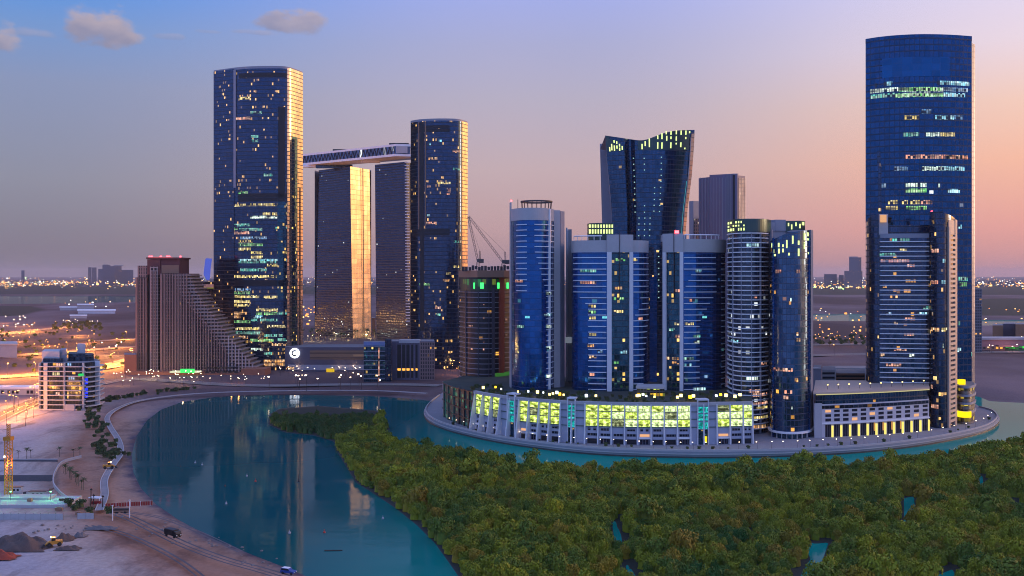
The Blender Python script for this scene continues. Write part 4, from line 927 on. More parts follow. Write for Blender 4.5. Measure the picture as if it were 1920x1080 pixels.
def podium_light(name, cols, power, sd_):
    m, g = new_mat(name)
    u, v, _ = g.sep(g.n('ShaderNodeUVMap').outputs[0])
    n1 = g.noise(g.xyz(g.m('MULTIPLY', u, .5), g.m('MULTIPLY', v, .9), sd_), 1.0, 4.0, .65)
    n2 = g.noise(g.xyz(g.m('MULTIPLY', u, 1.8), g.m('MULTIPLY', v, .25), sd_), 1.0, 2.0)
    fv = g.m('FRACT', g.m('DIVIDE', g.m('SUBTRACT', v, 9.94), 4.0)); rw = g.m('FLOOR', g.m('DIVIDE', g.m('SUBTRACT', v, 9.94), 4.0))
    car = g.m('MULTIPLY', g.m('LESS_THAN', fv, g.m('ADD', .22, g.m('MULTIPLY', n1, .25))), g.m('GREATER_THAN', g.noise(g.xyz(g.m('MULTIPLY', u, .42), g.m('MULTIPLY', rw, 7.3), sd_), 1.0, 1.0), .50))
    tube = g.m('MULTIPLY', g.m('MULTIPLY', g.m('GREATER_THAN', fv, .56), g.m('LESS_THAN', fv, .64)), g.m('GREATER_THAN', g.m('FRACT', g.m('DIVIDE', u, 3.7)), .4))
    shade = g.m('ADD', g.m('SUBTRACT', 1.0, g.m('MULTIPLY', car, .62)), g.m('MULTIPLY', tube, .9))
    fu = g.m('FRACT', g.m('DIVIDE', u, 1.9)); mull = g.m('GREATER_THAN', fu, .09)
    st = g.m('MULTIPLY', g.m('ADD', .35, g.m('MULTIPLY', g.step(n1, .3, .7), .9)), g.m('MULTIPLY', g.m('ADD', .55, g.m('MULTIPLY', n2, .9)), g.m('ADD', .45, g.m('MULTIPLY', mull, .55))))
    b = g.n('ShaderNodeEmission'); g.put(b.inputs[0], g.ramp(n1, cols)); g.put(b.inputs[1], g.m('MULTIPLY', g.m('MULTIPLY', st, shade), power))
    g.t.links.new(b.outputs[0], g.n('ShaderNodeOutputMaterial').inputs[0]); return m
P_LIGHT = [podium_light('parking_light_lime', [(.3, lin(135, 175, 45)), (.5, lin(205, 230, 95)), (.7, lin(242, 248, 190))], 1.6, 1.0), podium_light('parking_light_pale', [(.3, lin(165, 205, 120)), (.5, lin(218, 240, 165)), (.7, lin(240, 250, 215))], 1.8, 5.0), podium_light('parking_light_dim', [(.3, lin(90, 110, 60)), (.5, lin(140, 150, 110)), (.7, lin(210, 220, 160))], .9, 8.0)]
P_TEAL = podium_light('stair_light_teal', [(.3, lin(0, 140, 140)), (.5, lin(20, 200, 200)), (.7, lin(110, 235, 235))], 1.0, 11.0)
GREENBAND = plain('dark_green_spandrel', (.05, .11, .10), .5, var=.1)
def pz(k): return ZP * k
rowz = [(.448, .622), (.642, .80), (.822, .962)]
for i in range(len(fins) - 1):
    a, b = fins[i], fins[i + 1]
    if any(b > c0 + 2 and a < c1 - 2 for c0, c1 in cores): continue
    for j, (k0, k1) in enumerate(rowz):
        mtl = P_LIGHT[1] if a > 1130 and (i + j) % 3 else P_LIGHT[0]
        if (i * 7 + j * 5) % 11 == 3: mtl = P_LIGHT[2]
        part('parking_bay', pf.patch(a + 1.4, b - 1.0, pz(k0), pz(k1), .12), mtl, t)
for c0, c1 in cores:
    for k0, k1 in ((.40, .55), (.60, .75), (.79, .93)):
        part('stair_window', pf.patch(c0 + 1, c1 - 1, pz(k0), pz(k1), .7), P_TEAL, t)
    part('stair_frame', pf.patch(c0 - .8, c0 + .8, 0, ZP + 2.6, 1.2), WHITE, t); part('stair_frame', pf.patch(c1 - .8, c1 + .8, 0, ZP + 2.6, 1.2), WHITE, t)
    part('stair_head', pf.patch(c0 - .8, c1 + .8, ZP + 2.0, ZP + 2.7, 1.3, inn=-4), WHITE, t)
for k in (.435, .632, .811): part('floor_band', pf.patch(892, 1410, pz(k) - .2, pz(k) + .2, .4), GREENBAND, t)
part('cornice', pf.patch(890, 1411, ZP - .7, ZP + .9, .9, inn=-1), CONC, t)
for i, a in enumerate(fins):
    # buttress fins: they lean out towards their foot on the left stretch
    lean = np.interp(a, [890, 1080, 1200], [3.6, 2.4, .9])
    L = pf.cut(a - .9, a + .9); p, q = np.array(L[0]), np.array(L[-1]); dd = (q - p) / np.linalg.norm(q - p); nn = np.array((dd[1], -dd[0])); mb = MB()
    c0 = (p + q) / 2; hw = .32
    A = [c0 - dd * hw + nn * (-.1), c0 + dd * hw + nn * (-.1)]; Bt = [c0 - dd * hw + nn * .9, c0 + dd * hw + nn * .9]; Bb = [c0 - dd * hw + nn * (1 + lean), c0 + dd * hw + nn * (1 + lean)]
    mb.face([(*Bb[0], 0), (*Bb[1], 0), (*Bt[1], ZP), (*Bt[0], ZP)]); mb.face([(*A[0], 0), (*Bb[0], 0), (*Bt[0], ZP), (*A[0], ZP)]); mb.face([(*Bb[1], 0), (*A[1], 0), (*A[1], ZP), (*Bt[1], ZP)]); mb.face([(*Bt[0], ZP), (*Bt[1], ZP), (*A[1], ZP), (*A[0], ZP)])
    part('fin', mb, WHITE, t)
WIN = facade('dark_window', (.02, .03, .06), (.20, .20, .24), 8, 1.5, .14, .04, .10, AMBER, .7, .15, .6, .03, seed=23)
WARMW = lamp_mat('warm_window', lin(255, 190, 140)[:3], .9)
for i in range(len(fins) - 1):
    a, b = fins[i], fins[i + 1]; w_ = b - a
    if any(b > c0 + 2 and a < c1 - 2 for c0, c1 in cores): continue
    if i % 4 != 1:
        part('upper_window', pf.patch(a + w_ * .18, a + w_ * (.42 if i % 2 else .8), pz(.335), pz(.40), .1), WIN, t)
        if i % 2: part('upper_window', pf.patch(a + w_ * .60, a + w_ * .84, pz(.335), pz(.40), .1), WIN, t)
    part('middle_window', pf.patch(a + w_ * .16, b - w_ * .10, pz(.205), pz(.265), .1), WARMW if i in (15, 20, 21, 5) else WIN, t)
    part('ground_opening', pf.patch(a + w_ * .16, b - w_ * .10, .3, pz(.135), .1), DARK if i % 3 else WIN, t)
    if i % 3 == 0: part('balcony', pf.patch(a + 2, b - 1, pz(.155), pz(.19), 1.2), LEDGE, t)
for c0, c1 in cores: part('stair_base', pf.patch(c0 + 1, c1 - 1, .3, pz(.37), .3), F_SHAFT, t)
part('door_lamp', pf.patch(1319, 1324, 1.2, 4.6, 1.0), YEL, t)
# the darker left end; its scaffold grid cells emit the green wrap-around light
part('scaffold_wall', pf.patch(832, 890, .3, ZP - .3, .3), facade('scaffold_grid', (.010, .045, .050), (.045, .115, .12), 3.2, 2.4, .16, .14, .50, [(0, lin(30, 110, 80)), (.4, lin(60, 130, 140)), (.75, lin(200, 210, 90))], .8, .4, .2, .03, seed=24, clump=.1), t)
for a in (834, 842, 852, 862, 872, 881, 889): part('scaffold_post', pf.patch(a, a + 1.1, 0, ZP + .6, 1.1), plain('green_grey_steel', (.05, .13, .10), .6, var=.15) if a < 860 else STEEL, t)
for k in (.25, .5, .75, 1.0): part('scaffold_rail', pf.patch(832, 890, pz(k) - .25, pz(k) + .25, 1.2), STEEL, t)
part('work_light', MB().box((WX(836, 622), 620, 8), (.5, .5, 9)), plain('green_mast', (.06, .3, .15), .5), t)

# small lamps and planting on the podium roof
def roof_lamp(px, Y, z, mt, s=1.0):
    o = MB().tube((WX(px, Y), Y, z), (WX(px, Y), Y, z + 2.2), .12, n=4).box((WX(px, Y), Y, z + 2.6), (1.0 * s, 1.0 * s, 1.0 * s), 0, 1)
    o = o.build('roof_lamp', [STEEL, mt]); o['label'] = 'small glowing lamp post on the podium roof terrace'; o['category'] = 'lamp'; o['group'] = 'lamps on the podium roof'; return o
L_WARM = lamp_mat('terrace_lamp_warm', lin(255, 225, 130)[:3], 4.5); L_WHITE = lamp_mat('terrace_lamp_white', lin(225, 240, 255)[:3], 4.0); L_AMB = lamp_mat('terrace_lamp_amber', lin(255, 180, 40)[:3], 4.5)
for px in (906, 929, 940, 972, 990, 1008, 1019, 1030, 1036, 1044, 1050, 1057, 1100, 1118, 1195, 1199, 1205, 1212, 1228, 1270, 1276, 1294, 1300, 1342, 1352, 1361, 1378, 1388):
    roof_lamp(px + random.uniform(-1, 1), pf.depth(px) + 8 + random.random() * 14, ZP, random.choice([L_WARM, L_WARM, L_AMB, L_WHITE]), .8 + random.random() * .8)
f = Front([(1194, 562), (1246, 560)], [(1244, 575), (1196, 575)], smooth=False)
t = thing('roof_pavilion', base_of(f)[:2] + (ZP,), 'low glazed pavilion with yellow and green light on the podium roof between the twin towers', 'pavilion')
part('wall', MB().prism(f.plan(), ZP, f.z(729, 1220), 0, 1), [facade('pavilion_glass', (.03, .04, .03), (.10, .10, .08), 6, 1.8, .18, .1, .7, [(0, lin(255, 200, 50)), (.4, lin(200, 220, 80)), (.7, lin(60, 120, 60))], .8, .2, .3, .02, .3, seed=25, clump=.1), ROOF], t)
part('roof_slab', MB().prism(grow(f.plan(), 1.06), f.z(729, 1220), f.z(725, 1220), 0, None, True), CONC, t)

# ================================================================ low white quay building on the right
qf = Front([(1526, 548), (1560, 550), (1600, 553.5), (1650, 559), (1700, 566), (1742, 573)], [(1738, 610), (1530, 612)], n=6)
t = thing('quay_building', base_of(qf), 'low white curved building with square windows and glowing pilasters on the quay', 'building')
def qz(y): return WZ(y, qf.depth(1640)) + 0
ZQ = 18.6
part('wall', MB().prism(qf.plan(), 0, ZQ, 0, 1), [plain('warm_white_wall', (.56, .53, .56), .6, var=.06), ROOF], t)
part('setback_storey', MB().prism(grow(qf.plan(), .97), ZQ, ZQ + 5.6, 0, 1), [F_FRONT, ROOF], t)
part('roof_overhang', MB().prism(grow(qf.plan(), 1.01), ZQ + 5.6, ZQ + 6.5, 0, None, True), PEACH, t)
part('eaves_light', qf.patch(1530, 1742, ZQ + 5.1, ZQ + 5.55, .4), lamp_mat('eaves_glow', lin(235, 225, 160)[:3], .7), t)
part('dark_band', qf.patch(1527, 1741, ZQ - 2.6, ZQ - .8, .15), facade('smoked_band', (.04, .05, .09), (.10, .10, .13), 3, 3, .06, .02, .03, AMBER, .6, .12, .8, .03, seed=26), t)
part('end_pier', qf.patch(1526, 1540, 0, ZQ + .6, .7), CONC, t)
bays = frange(1546, 1738, 16.6)
SQ = plain('blank_dark_window', (.035, .035, .05), .2, .3, var=.2, scale=.4)
for i, a in enumerate(bays):
    w_ = 16.6 * (1 - i * .008)
    for j, (z0, z1) in enumerate(((14.0, 15.4), (11.5, 13.0), (9.0, 10.6))):
        part('window', qf.patch(a + 1.5, a + w_ - 4.5, z0, z1, .06), SQ if (i + j * 2) % 7 else WARMW, t)
    part('shopfront', qf.patch(a + 1.0, a + w_ - 4.2, .4, 7.2, .05), facade('shopfront_%d' % i, (.03, .03, .05), (.22, .20, .20), 9, 1.4, .12, .02, .12 if i < 8 else .5, AMBER, .5, .15, .5, .03, .2, seed=30 + i) if i in (0, 5, 9) else bpy.data.materials['shopfront_%d' % (0 if i < 5 else 5 if i < 9 else 9)], t)
    part('glowing_pilaster', qf.patch(a + w_ - 3.6, a + w_ - .6, .3, 6.6, .55), lamp_mat('pilaster_glow_%d' % i, lin(250, 232, 120)[:3], 1.15) if i == 0 else bpy.data.materials['pilaster_glow_0'], t)  # pilaster faces emit the uplight themselves, no uplighters are built
part('string_course', qf.patch(1540, 1742, 7.6, 8.3, .7), LEDGE, t)
for a in frange(1552, 1740, 20): roof_lamp(a, qf.depth(a) + 14, ZQ + 6.5, L_WARM, .5)['label'] = 'small roof lamp on the low white quay building'
# blocks behind it
def block(name, label, x0, x1, Y, ytop, mats, depth=30, group=None, ybase_z=0):
    f = Front([(x0, Y), (x1, Y)], [(x1 - 1.5 if x0 < 960 else x1, Y + depth), (x0 if x1 < 960 else x0 + 1.5, Y + depth)], smooth=False)
    t = thing(name, base_of(f), label, 'building', group); part('wall', MB().prism(f.plan(), ybase_z, f.z(ytop, (x0 + x1) / 2), 0, 1), [mats, ROOF], t); return t, f
t, f = block('parking_block', 'plain grey lift block beside the smooth rounded tower, behind the quay building', 1525, 1540, 640, 692, GREY)
part('roof_lip', f.patch(1525, 1540, f.z(692, 1530), f.z(690.5, 1530), .5, inn=-8), CONC, t)
t, f = block('parking_block', 'open sided pale parking decks behind the low white quay building', 1541, 1566, 650, 694, CONC)
for y in (700, 708, 716): part('deck_opening', f.patch(1542, 1565, f.z(y + 2, 1550), f.z(y - 2, 1550), .1), DARK, t)
t, f = block('parking_block', 'brown unfinished decks with shoring between pale parking decks and right towers', 1567, 1622, 665, 700, BROWN)
for y in (705, 712, 719): part('deck_opening', f.patch(1568, 1621, f.z(y + 2, 1590), f.z(y - 1.4, 1590), .1), F_CORE, t)

# ================================================================ left: stepped brown building
Yb = 905
zf = lambda y: WZ(y, Yb)
t = thing('stepped_building', (WX(370, Yb), Yb, 0), 'huge brown ribbed building stepping down like a staircase to the right', 'building')
def pbox(x0, x1, Y0, dp, z0, z1): return [(WX(x0, Y0), Y0), (WX(x1, Y0), Y0), (WX(x1, Y0), Y0 + dp), (WX(x0, Y0), Y0 + dp)]
def pblk(nm, x0, x1, Y0, dp, y0, y1, mt, label=None):
    z1 = zf(y0); z0 = 0 if y1 is None else zf(y1)
    return part(nm, MB().prism(pbox(x0, x1, Y0, dp, z0, z1), z0, z1, 0, 1 if isinstance(mt, list) else None, True), mt, t, label)
pblk('side_wing', 254, 276, Yb + 4, 30, 520, None, [F_BRICK, ROOF])
pblk('recess', 276, 300, Yb + 6, 30, 515, None, DARK)
pblk('stair_tower', 281, 296, Yb + 1, 20, 500, None, [F_CELL, ROOF])
pblk('main_wing', 300, 352, Yb, 34, 513, None, [F_BRICK, ROOF])
pblk('side_wing', 258, 276, Yb + 3, 24, 498, 520, [F_BRICK, ROOF])
CROWNR = plain('dark_red_crown', (.13, .045, .045), .7, var=.2)
pblk('crown', 276, 300, Yb + 2, 26, 486, 515, CROWNR); pblk('crown', 300, 337, Yb + 3, 26, 484, 513, CROWNR)
pblk('crown_panel', 303, 335, Yb + 2.4, .5, 497, 512, [BROWN, ROOF])
pblk('crown_slab', 274, 339, Yb + 1.5, 28, 482.5, 485.5, CROWNR)
for a in (279, 283, 300, 312, 316, 337): part('beacon', MB().box((WX(a, Yb), Yb + 2, zf(481)), (1.3, 1.0, 1.3)), lamp_mat('red_roof_light', (1, .08, .12), 6, False) if a == 279 else bpy.data.materials['red_roof_light'], t)
part('crown_wash_lamp', MB().box((WX(300, Yb), Yb + 1, zf(482)), (22, .3, .4)), lamp_mat('pink_wash', (1, .2, .25), 1.2), t)
def stair_x(y): return float(np.interp(y, [513, 528, 545, 562, 580, 600, 620, 640, 660, 680, 700], [356, 362, 369, 380, 393, 409, 424, 440, 457, 475, 494]))
ylev = frange(516, 699, 6.35)
for i, y in enumerate(ylev):
    x1 = stair_x(y); x0 = 350
    z0, z1 = zf(y + 6.35), zf(y)
    part('terrace_floor', MB().prism(pbox(x0, x1 - 2, Yb + 1.2, 30, z0, z1), z0, z1 - .5, 0, 1), [F_CELL if True else F_BRICK, ROOF], t)
    part('terrace_slab', MB().prism(pbox(x1 - 34, x1, Yb - .8, 33, z0, z1), z1 - .5, z1 + .45, 0, None, True), plain('terrace_concrete', (.36, .27, .25), .8, var=.15) if i == 0 else bpy.data.materials['terrace_concrete'], t)
FIN = plain('brown_pier', (.29, .19, .165), .8, var=.12)
for x in frange(302, 424, 5.2):
    ytop = 513 if x < 352 else float(np.interp(x, [356, 362, 369, 380, 393, 409, 424], [513, 528, 545, 562, 580, 600, 620])) + 34
    part('pier', MB().prism(pbox(x, x + 1.6, Yb - 1.7, 3, 0, 0), 0, zf(ytop)), FIN, t)
for x in (256, 262, 268, 273, 284, 290): part('pier', MB().prism(pbox(x, x + 1.6, Yb + (2.2 if x < 276 else -.5), 2, 0, 0), 0, zf(522 if x < 276 else 508)), FIN, t)
for x in frange(428, 486, 6.4):
    ytop = float(np.interp(x, [424, 440, 457, 475, 494], [622, 642, 662, 682, 702])) + 3
    part('white_pier', MB().prism(pbox(x, x + 1.2, Yb - .9, 1.5, 0, 0), 0, zf(ytop)), plain('white_pier_paint', (.5, .45, .46), .7, var=.1) if x == 428 else bpy.data.materials['white_pier_paint'], t)
pd = thing('podium', (WX(390, 890), 890, 0), 'long rust brown podium with dark slots in front of the stepped building', 'podium')
RUST = plain('rust_render', (.30, .12, .075), .8, var=.12)
for nm, x0, x1, y0, Y0, dp in (('wall', 236, 380, 697, 893, 14), ('wall', 380, 452, 700, 890, 20), ('end_block', 452, 497, 692, 888, 22)):
    part(nm, MB().prism(pbox(x0, x1, Y0, dp, 0, 0), 0, WZ(y0, Y0), 0, None), RUST, pd)
for i, x in enumerate(frange(384, 450, 11)): part('slot', MB().prism(pbox(x, x + 8, 889.7, .2, 0, 0), 2.2, 4.2), DARK, pd); part('slot', MB().prism(pbox(x, x + 8, 889.7, .2, 0, 0), 6.0, 7.6), DARK, pd)
part('canopy', MB().prism(pbox(318, 372, 884, 9, 0, 0), 2.8, 4.0, 0, None, True), lamp_mat('canopy_light', lin(240, 240, 200)[:3], .9), pd)
part('green_canopy', MB().prism(pbox(338, 364, 882.5, 1.4, 0, 0), 3.0, 6.4, 0, None, True), lamp_mat('green_canopy_light', lin(70, 230, 110)[:3], 1.4), pd)
pd2, f = block('annex_block', 'brown annex beside the orange road, left of the stepped building', 233, 256, 900, 665, RUST, 20)
# building hidden behind the staircase
t, f = block('glass_block', 'dark glass block with lit green roof edge between stepped building and tallest tower', 362, 402, 1010, 528, F_NAVY, 30)
part('roof_edge_light', f.patch(362, 402, f.z(541, 380), f.z(539, 380), .6), lamp_mat('roof_edge_glow', lin(160, 160, 70)[:3], .5), t)
part('roof_slab', f.patch(361, 402.5, f.z(539, 380), f.z(533, 380), .8, inn=-20), GREY, t)

# ---- white apartment block on the left
fA = Front([(76, 664), (82, 663), (152, 662), (158, 664)], smooth=False)
fB = Front([(158, 664), (170, 668), (182, 676), (187, 686)], [(176, 700), (84, 700)], n=4)
t = thing('apartment_block', (WX(130, 664), 664, 0), 'white apartment block with balconies and a blue lit stair, beside the beach', 'building')
za = lambda y: WZ(y, 664)
full = fA + fB; full.back = fB.back
ztp = za(680); APT = plain('apartment_paint', (.46, .46, .49), .6, var=.08)
part('glass_wall', MB().prism(full.plan(), 0, ztp, 0, 1), [facade('apartment_glass', (.025, .04, .055), (.03, .035, .045), 3.2, 2.2, .10, .06, .03, AMBER, .8, .15, .6, .05, seed=40), ROOF], t)
for i, y in enumerate(frange(687, 768, 8.9)):
    part('balcony_slab', full.patch(76, 158, za(y) - .25, za(y) + .35, 1.5), APT, t)
    z = WZ(y - 1, 676); part('balcony_slab', fB.patch(157.5, 187, z - .25, z + .35, 3.2), APT, t)
part('wall_pier', full.patch(83, 90, 0, ztp, 1.0), APT, t); part('wall_pier', full.patch(76, 77.2, 0, ztp, 1.6), APT, t)
part('wall_pier', full.patch(121.5, 123.2, 0, ztp, 1.7), APT, t); part('wall_pier', full.patch(153.5, 155.5, 0, ztp, 1.6), APT, t)
part('wall_pier', fB.patch(178, 179.2, 2, WZ(676, 676), 3.3), WHITE, t)
BLUEW = lamp_mat('blue_stair_light', lin(40, 60, 255)[:3], 1.3)
for y, b in ((699, .35), (711, .7), (717, .7), (729, 1), (735, 1), (742, 1)): part('stair_window', fB.patch(159, 164, WZ(y + 2.4, 668), WZ(y - 2.4, 668), .5), BLUEW if y > 705 else F_SHAFT, t)
part('base_wall', full.patch(124, 142, 0, za(758), 1.9), CONC, t)
part('penthouse', MB().prism([(WX(81, 672), 670), (WX(114, 670), 668), (WX(114, 690), 690), (WX(84, 690), 690)], ztp, za(660)), APT, t)
part('penthouse_glazing', MB().prism([(WX(82, 668), 667), (WX(120, 668), 666), (WX(120, 690), 690), (WX(86, 690), 690)], ztp, za(673)), F_BALC, t)
part('penthouse', MB().prism([(WX(113, 672), 671), (WX(126, 672), 671), (WX(126, 684), 684), (WX(115, 684), 684)], ztp, za(657)), GREY, t)
part('penthouse', MB().prism([(WX(128, 676), 676), (WX(160, 676), 676), (WX(160, 692), 692), (WX(130, 692), 692)], ztp, za(666)), F_BALC, t)
part('roof_box', MB().prism([(WX(145, 682), 682), (WX(160, 682), 682), (WX(160, 690), 690), (WX(147, 690), 690)], za(668), za(649)), APT, t)
part('penthouse', MB().prism([(WX(158, 676), 676), (WX(176, 680), 680), (WX(174, 694), 694), (WX(158, 694), 694)], ztp, za(668)), F_BALC, t)
AP = [(98, 112, 701, 'y'), (98, 112, 727, 'a'), (104, 113, 738, 'r'), (105, 119, 683.5, 'r'), (126, 134, 683, 'b'), (128, 140, 709, 'b')]
rows(t, fA, AP, h=1.9, off=.3)
part('green_lamp', fA.patch(149, 154, za(704), za(700), 1.8), lamp_mat('green_window_light', lin(60, 230, 120)[:3], .9), t)

# ---- long low building with the round sign
f = Front([(534, 925), (560, 921), (682, 921)], [(682, 960), (540, 960)], smooth=False)
t = thing('exhibition_hall', base_of(f), 'long low grey hall with a round glowing letter sign and a brown lit panel', 'building')
zt = f.z(651, 600); HALL = plain('hall_cladding', (.085, .08, .115), .6, .1, var=.08)
part('wall', MB().prism(f.plan(), 0, zt, 0, 1), [HALL, ROOF], t)
part('window_band', f.patch(581, 682, f.z(674, 620), f.z(657, 620), .3), facade('brown_hall_band', (.16, .11, .08), (.10, .07, .06), 4.2, 40, .0, .3, .9, [(0, lin(120, 92, 70))], .25, .3, .3, .01, .2, seed=41, clump=.1), t)
part('plinth_band', f.patch(540, 682, f.z(694, 600), f.z(684, 600), .3), GREY, t)
cx, cz = WX(553, 921), WZ(662, 921); sg = MB(); n = 32; Rr = 4.6
def ring(mb, r0, r1, a0, a1, y, n=32):
    for k in range(n):
        t0, t1 = a0 + (a1 - a0) * k / n, a0 + (a1 - a0) * (k + 1) / n; q = lambda r, a, yy: (cx + r * math.cos(a), yy, cz + r * math.sin(a))
        mb.face([q(r0, t0, y), q(r1, t0, y), q(r1, t1, y), q(r0, t1, y)][::-1] if True else None); mb.face([q(r1, t0, y), q(r1, t0, y + .5), q(r1, t1, y + .5), q(r1, t1, y)])
    return mb
yS = 919.6
sign = part('sign', ring(MB(), 0, Rr, 0, 2 * math.pi, yS), lamp_mat('sign_white', lin(225, 235, 255)[:3], 4.0), t, 'round white glowing sign with a dark letter C')
part('letter', ring(MB(), Rr * .34, Rr * .64, R(52), R(308), yS - .25), DARK, sign)
ZZ = [(536, 'y'), (562, 'a'), (600, 'y'), (640, 'a')]
rows(t, f, [(536, 552, 690, 'a')], h=2.5, off=.5)
part('door_light', f.patch(612, 627, f.z(698, 620), f.z(691, 620), .6), lamp_mat('door_glow', lin(230, 190, 40)[:3], .9), t)
# ---- two small blocks by the water
t, f = block('office_block', 'small dark glass office block with pale blue roof edge near the water', 682, 733, 835, 643, F_SHAFT, 26)
for y in frange(650, 716, 8.6): part('floor_band', f.patch(682, 733, f.z(y, 700) - .25, f.z(y, 700) + .25, .5), GREY, t)
part('roof_edge', f.patch(681, 722, f.z(648, 700), f.z(641, 700), .7), plain('pale_blue_edge', (.16, .22, .42), .5), t)
part('glass_strip', f.patch(722, 734, 0, f.z(636, 727), .9, inn=-6), F_NAVY, t)
part('lit_stair', f.patch(709, 711.5, 0, f.z(652, 710), .8), ROW['r'], t)
t, f = block('apartment_block', 'plain grey and brown apartment block behind the shore, right of the dark office block', 735, 815, 850, 640, F_GREYRIB, 26)
part('brown_wall', f.patch(787, 815, 0, f.z(641, 800), .6), facade('brown_apartment_wall', (.04, .03, .035), (.24, .16, .15), 3.2, 2.0, .45, .30, .03, AMBER, .7, .3, .2, .0, .6, seed=42), t)
for a, b in ((745, 752), (754, 760), (762, 768), (771, 775), (779, 783)): part('window_strip', f.patch(a, b, 2, f.z(646, 760), .3), F_CORE, t)
part('parapet', f.patch(748, 787, f.z(643, 770), f.z(637, 770), .6, inn=-8), CONC, t)
# garden court building strip under slabs
t, f = block('service_block', 'low amber lit block at the foot of the tallest left tower', 493, 536, 935, 676, facade('amber_block', (.05, .04, .03), (.20, .15, .12), 4.5, 3.4, .12, .25, .5, [(0, lin(230, 170, 50)), (.5, lin(150, 110, 50))], .7, .3, .2, .0, .3, seed=43, clump=.1), 14)
# ================================================================ far city, lamps, planting, small things
# ---- distant towers on the horizon
F_FAR = facade('far_tower_wall', (.10, .10, .13), (.20, .18, .21), 4.0, 4.0, .3, .3, .05, AMBER, 1.2, .4, .2, .0, .5, seed=50)
def far(label, x0, x1, ytop, Y=7600, mt=None, cap=None):
    f = Front([(x0, Y), (x1, Y)], [(x1 - .3, Y + 40), (x0 + .3, Y + 40)], smooth=False); t = thing('distant_tower', base_of(f), label, 'building', 'distant towers on the horizon')
    part('wall', MB().prism(f.plan(), 0, f.z(ytop, x0), 0, 1), [mt or F_FAR, ROOF], t)
    if cap: part('roof_cap', MB().prism([(WX(cap[0], Y), Y - 2), (WX(cap[1], Y), Y - 2), (WX(cap[1], Y), Y + 36), (WX(cap[0], Y), Y + 36)], f.z(ytop, x0), f.z(cap[2], x0)), GREY, t)
    return t
HZ = plain('far_grey_tower', (.15, .15, .19), .8, var=.1)
far('distant narrow pale block, first of the cluster at the far left horizon', 165, 171.5, 501); far('distant twin striped block next to the narrow pale block', 172, 181, 501.5)
far('distant short dark block before the tallest distant block on the left horizon', 184, 193, 504, 7400, HZ); far('distant broad grey block, tallest of the left horizon cluster', 192, 207, 497, 7700, HZ, (193, 203, 496))
far('distant block with a flat overhanging top on the left horizon', 207, 216, 499, 7900, HZ); far('distant slab with a wide roof lip on the left horizon', 215, 228, 498.5, 7800, F_FAR, (213, 231, 497.5)); far('distant low sloping block behind the stepped building', 227, 250, 506, 7900, HZ)
far('small lone distant block among the lights at far left', 40, 46, 507, 8000, HZ)
far('distant broad grey block on the right horizon, between the crowned towers', 1545, 1569, 514, 6800); far('distant narrow block beside the broad grey block on the right horizon', 1573, 1582, 515.5, 6900, HZ); 
far('distant stepped tower with rounded top on the right horizon', 1583, 1617, 508, 6700, F_FAR); far('distant rounded tower head rising over the stepped right horizon block', 1592, 1611, 483, 6740, HZ, (1595, 1608, 481)); far('distant pale sliver tower behind the rounded tower head', 1608, 1615, 482.5, 6780)
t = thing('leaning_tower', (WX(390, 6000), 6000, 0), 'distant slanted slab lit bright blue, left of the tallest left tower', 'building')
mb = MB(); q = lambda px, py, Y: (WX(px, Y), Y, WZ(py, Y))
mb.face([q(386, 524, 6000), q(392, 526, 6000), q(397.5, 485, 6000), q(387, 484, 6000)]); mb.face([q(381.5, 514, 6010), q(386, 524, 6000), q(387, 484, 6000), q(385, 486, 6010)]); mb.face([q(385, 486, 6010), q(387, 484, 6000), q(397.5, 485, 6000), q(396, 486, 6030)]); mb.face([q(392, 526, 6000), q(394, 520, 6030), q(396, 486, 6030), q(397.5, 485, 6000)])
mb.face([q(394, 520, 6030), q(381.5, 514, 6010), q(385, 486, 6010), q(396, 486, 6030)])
part('lit_wall', mb, lamp_mat('blue_wall_glow', lin(70, 100, 225)[:3], .8, False), t)  # the walls emit the blue floodlighting themselves, no lamps stand here
part('base', MB().box((WX(388, 6015), 6015, 14), (40, 20, 28)), GREY, t)

# ---- the low city on the horizon and its countless lights
mb = MB()
for k in range(900):
    Y = rng.uniform(7200, 12500); px = rng.uniform(-200, 2150); w = rng.uniform(20, 90); hh = rng.exponential(9) + 5
    if hh > 55: hh = 40
    mb.box((WX(px, Y), Y, hh / 2), (w, 30, hh))
o = mb.build('distant_city', plain('far_city_wall', (.16, .145, .16), .8, var=.3, scale=.004)); tag(o, 'hazy band of low distant city blocks along the horizon', 'city', kind='stuff')
CITY = [lamp_mat('city_light_warm', lin(255, 200, 120)[:3], 2.6, False), lamp_mat('city_light_orange', lin(255, 160, 80)[:3], 2.2, False), lamp_mat('city_light_white', lin(240, 235, 225)[:3], 3.0, False), lamp_mat('city_light_green', lin(190, 240, 150)[:3], 2.2, False)]
mb = MB()
def lights(n, x0, x1, Y0, Y1, s0, s1, hmax=28, wts=(.4, .3, .25, .05)):
    for k in range(n):
        Y = rng.uniform(Y0, Y1); px = rng.uniform(x0, x1); s = rng.uniform(s0, s1) * (1 if rng.random() > .06 else 1.8)
        mb.box((WX(px, Y), Y, rng.uniform(4, hmax)), (s, s, s * .8), 0, int(rng.choice(4, p=wts)))
lights(1100, -100, 2050, 5900, 9000, 2.6, 5.6, 50); lights(500, -100, 2050, 9000, 16000, 4, 9, 60); lights(260, 1400, 2000, 6400, 8500, 4, 8, 30); lights(320, -60, 300, 7000, 9500, 3.5, 8, 34); lights(120, 1490, 1640, 5800, 7400, 3.5, 6.5, 14, (.4, .1, .2, .3))
lights(60, 60, 560, 2500, 3300, 1.6, 2.8, 10, (.3, .3, .4, 0)); lights(70, 1500, 1960, 1500, 2400, 1.2, 2.4, 10, (.3, .6, .1, 0)); lights(14, 568, 592, 1700, 2600, 2, 4, 10, (.3, .7, 0, 0))
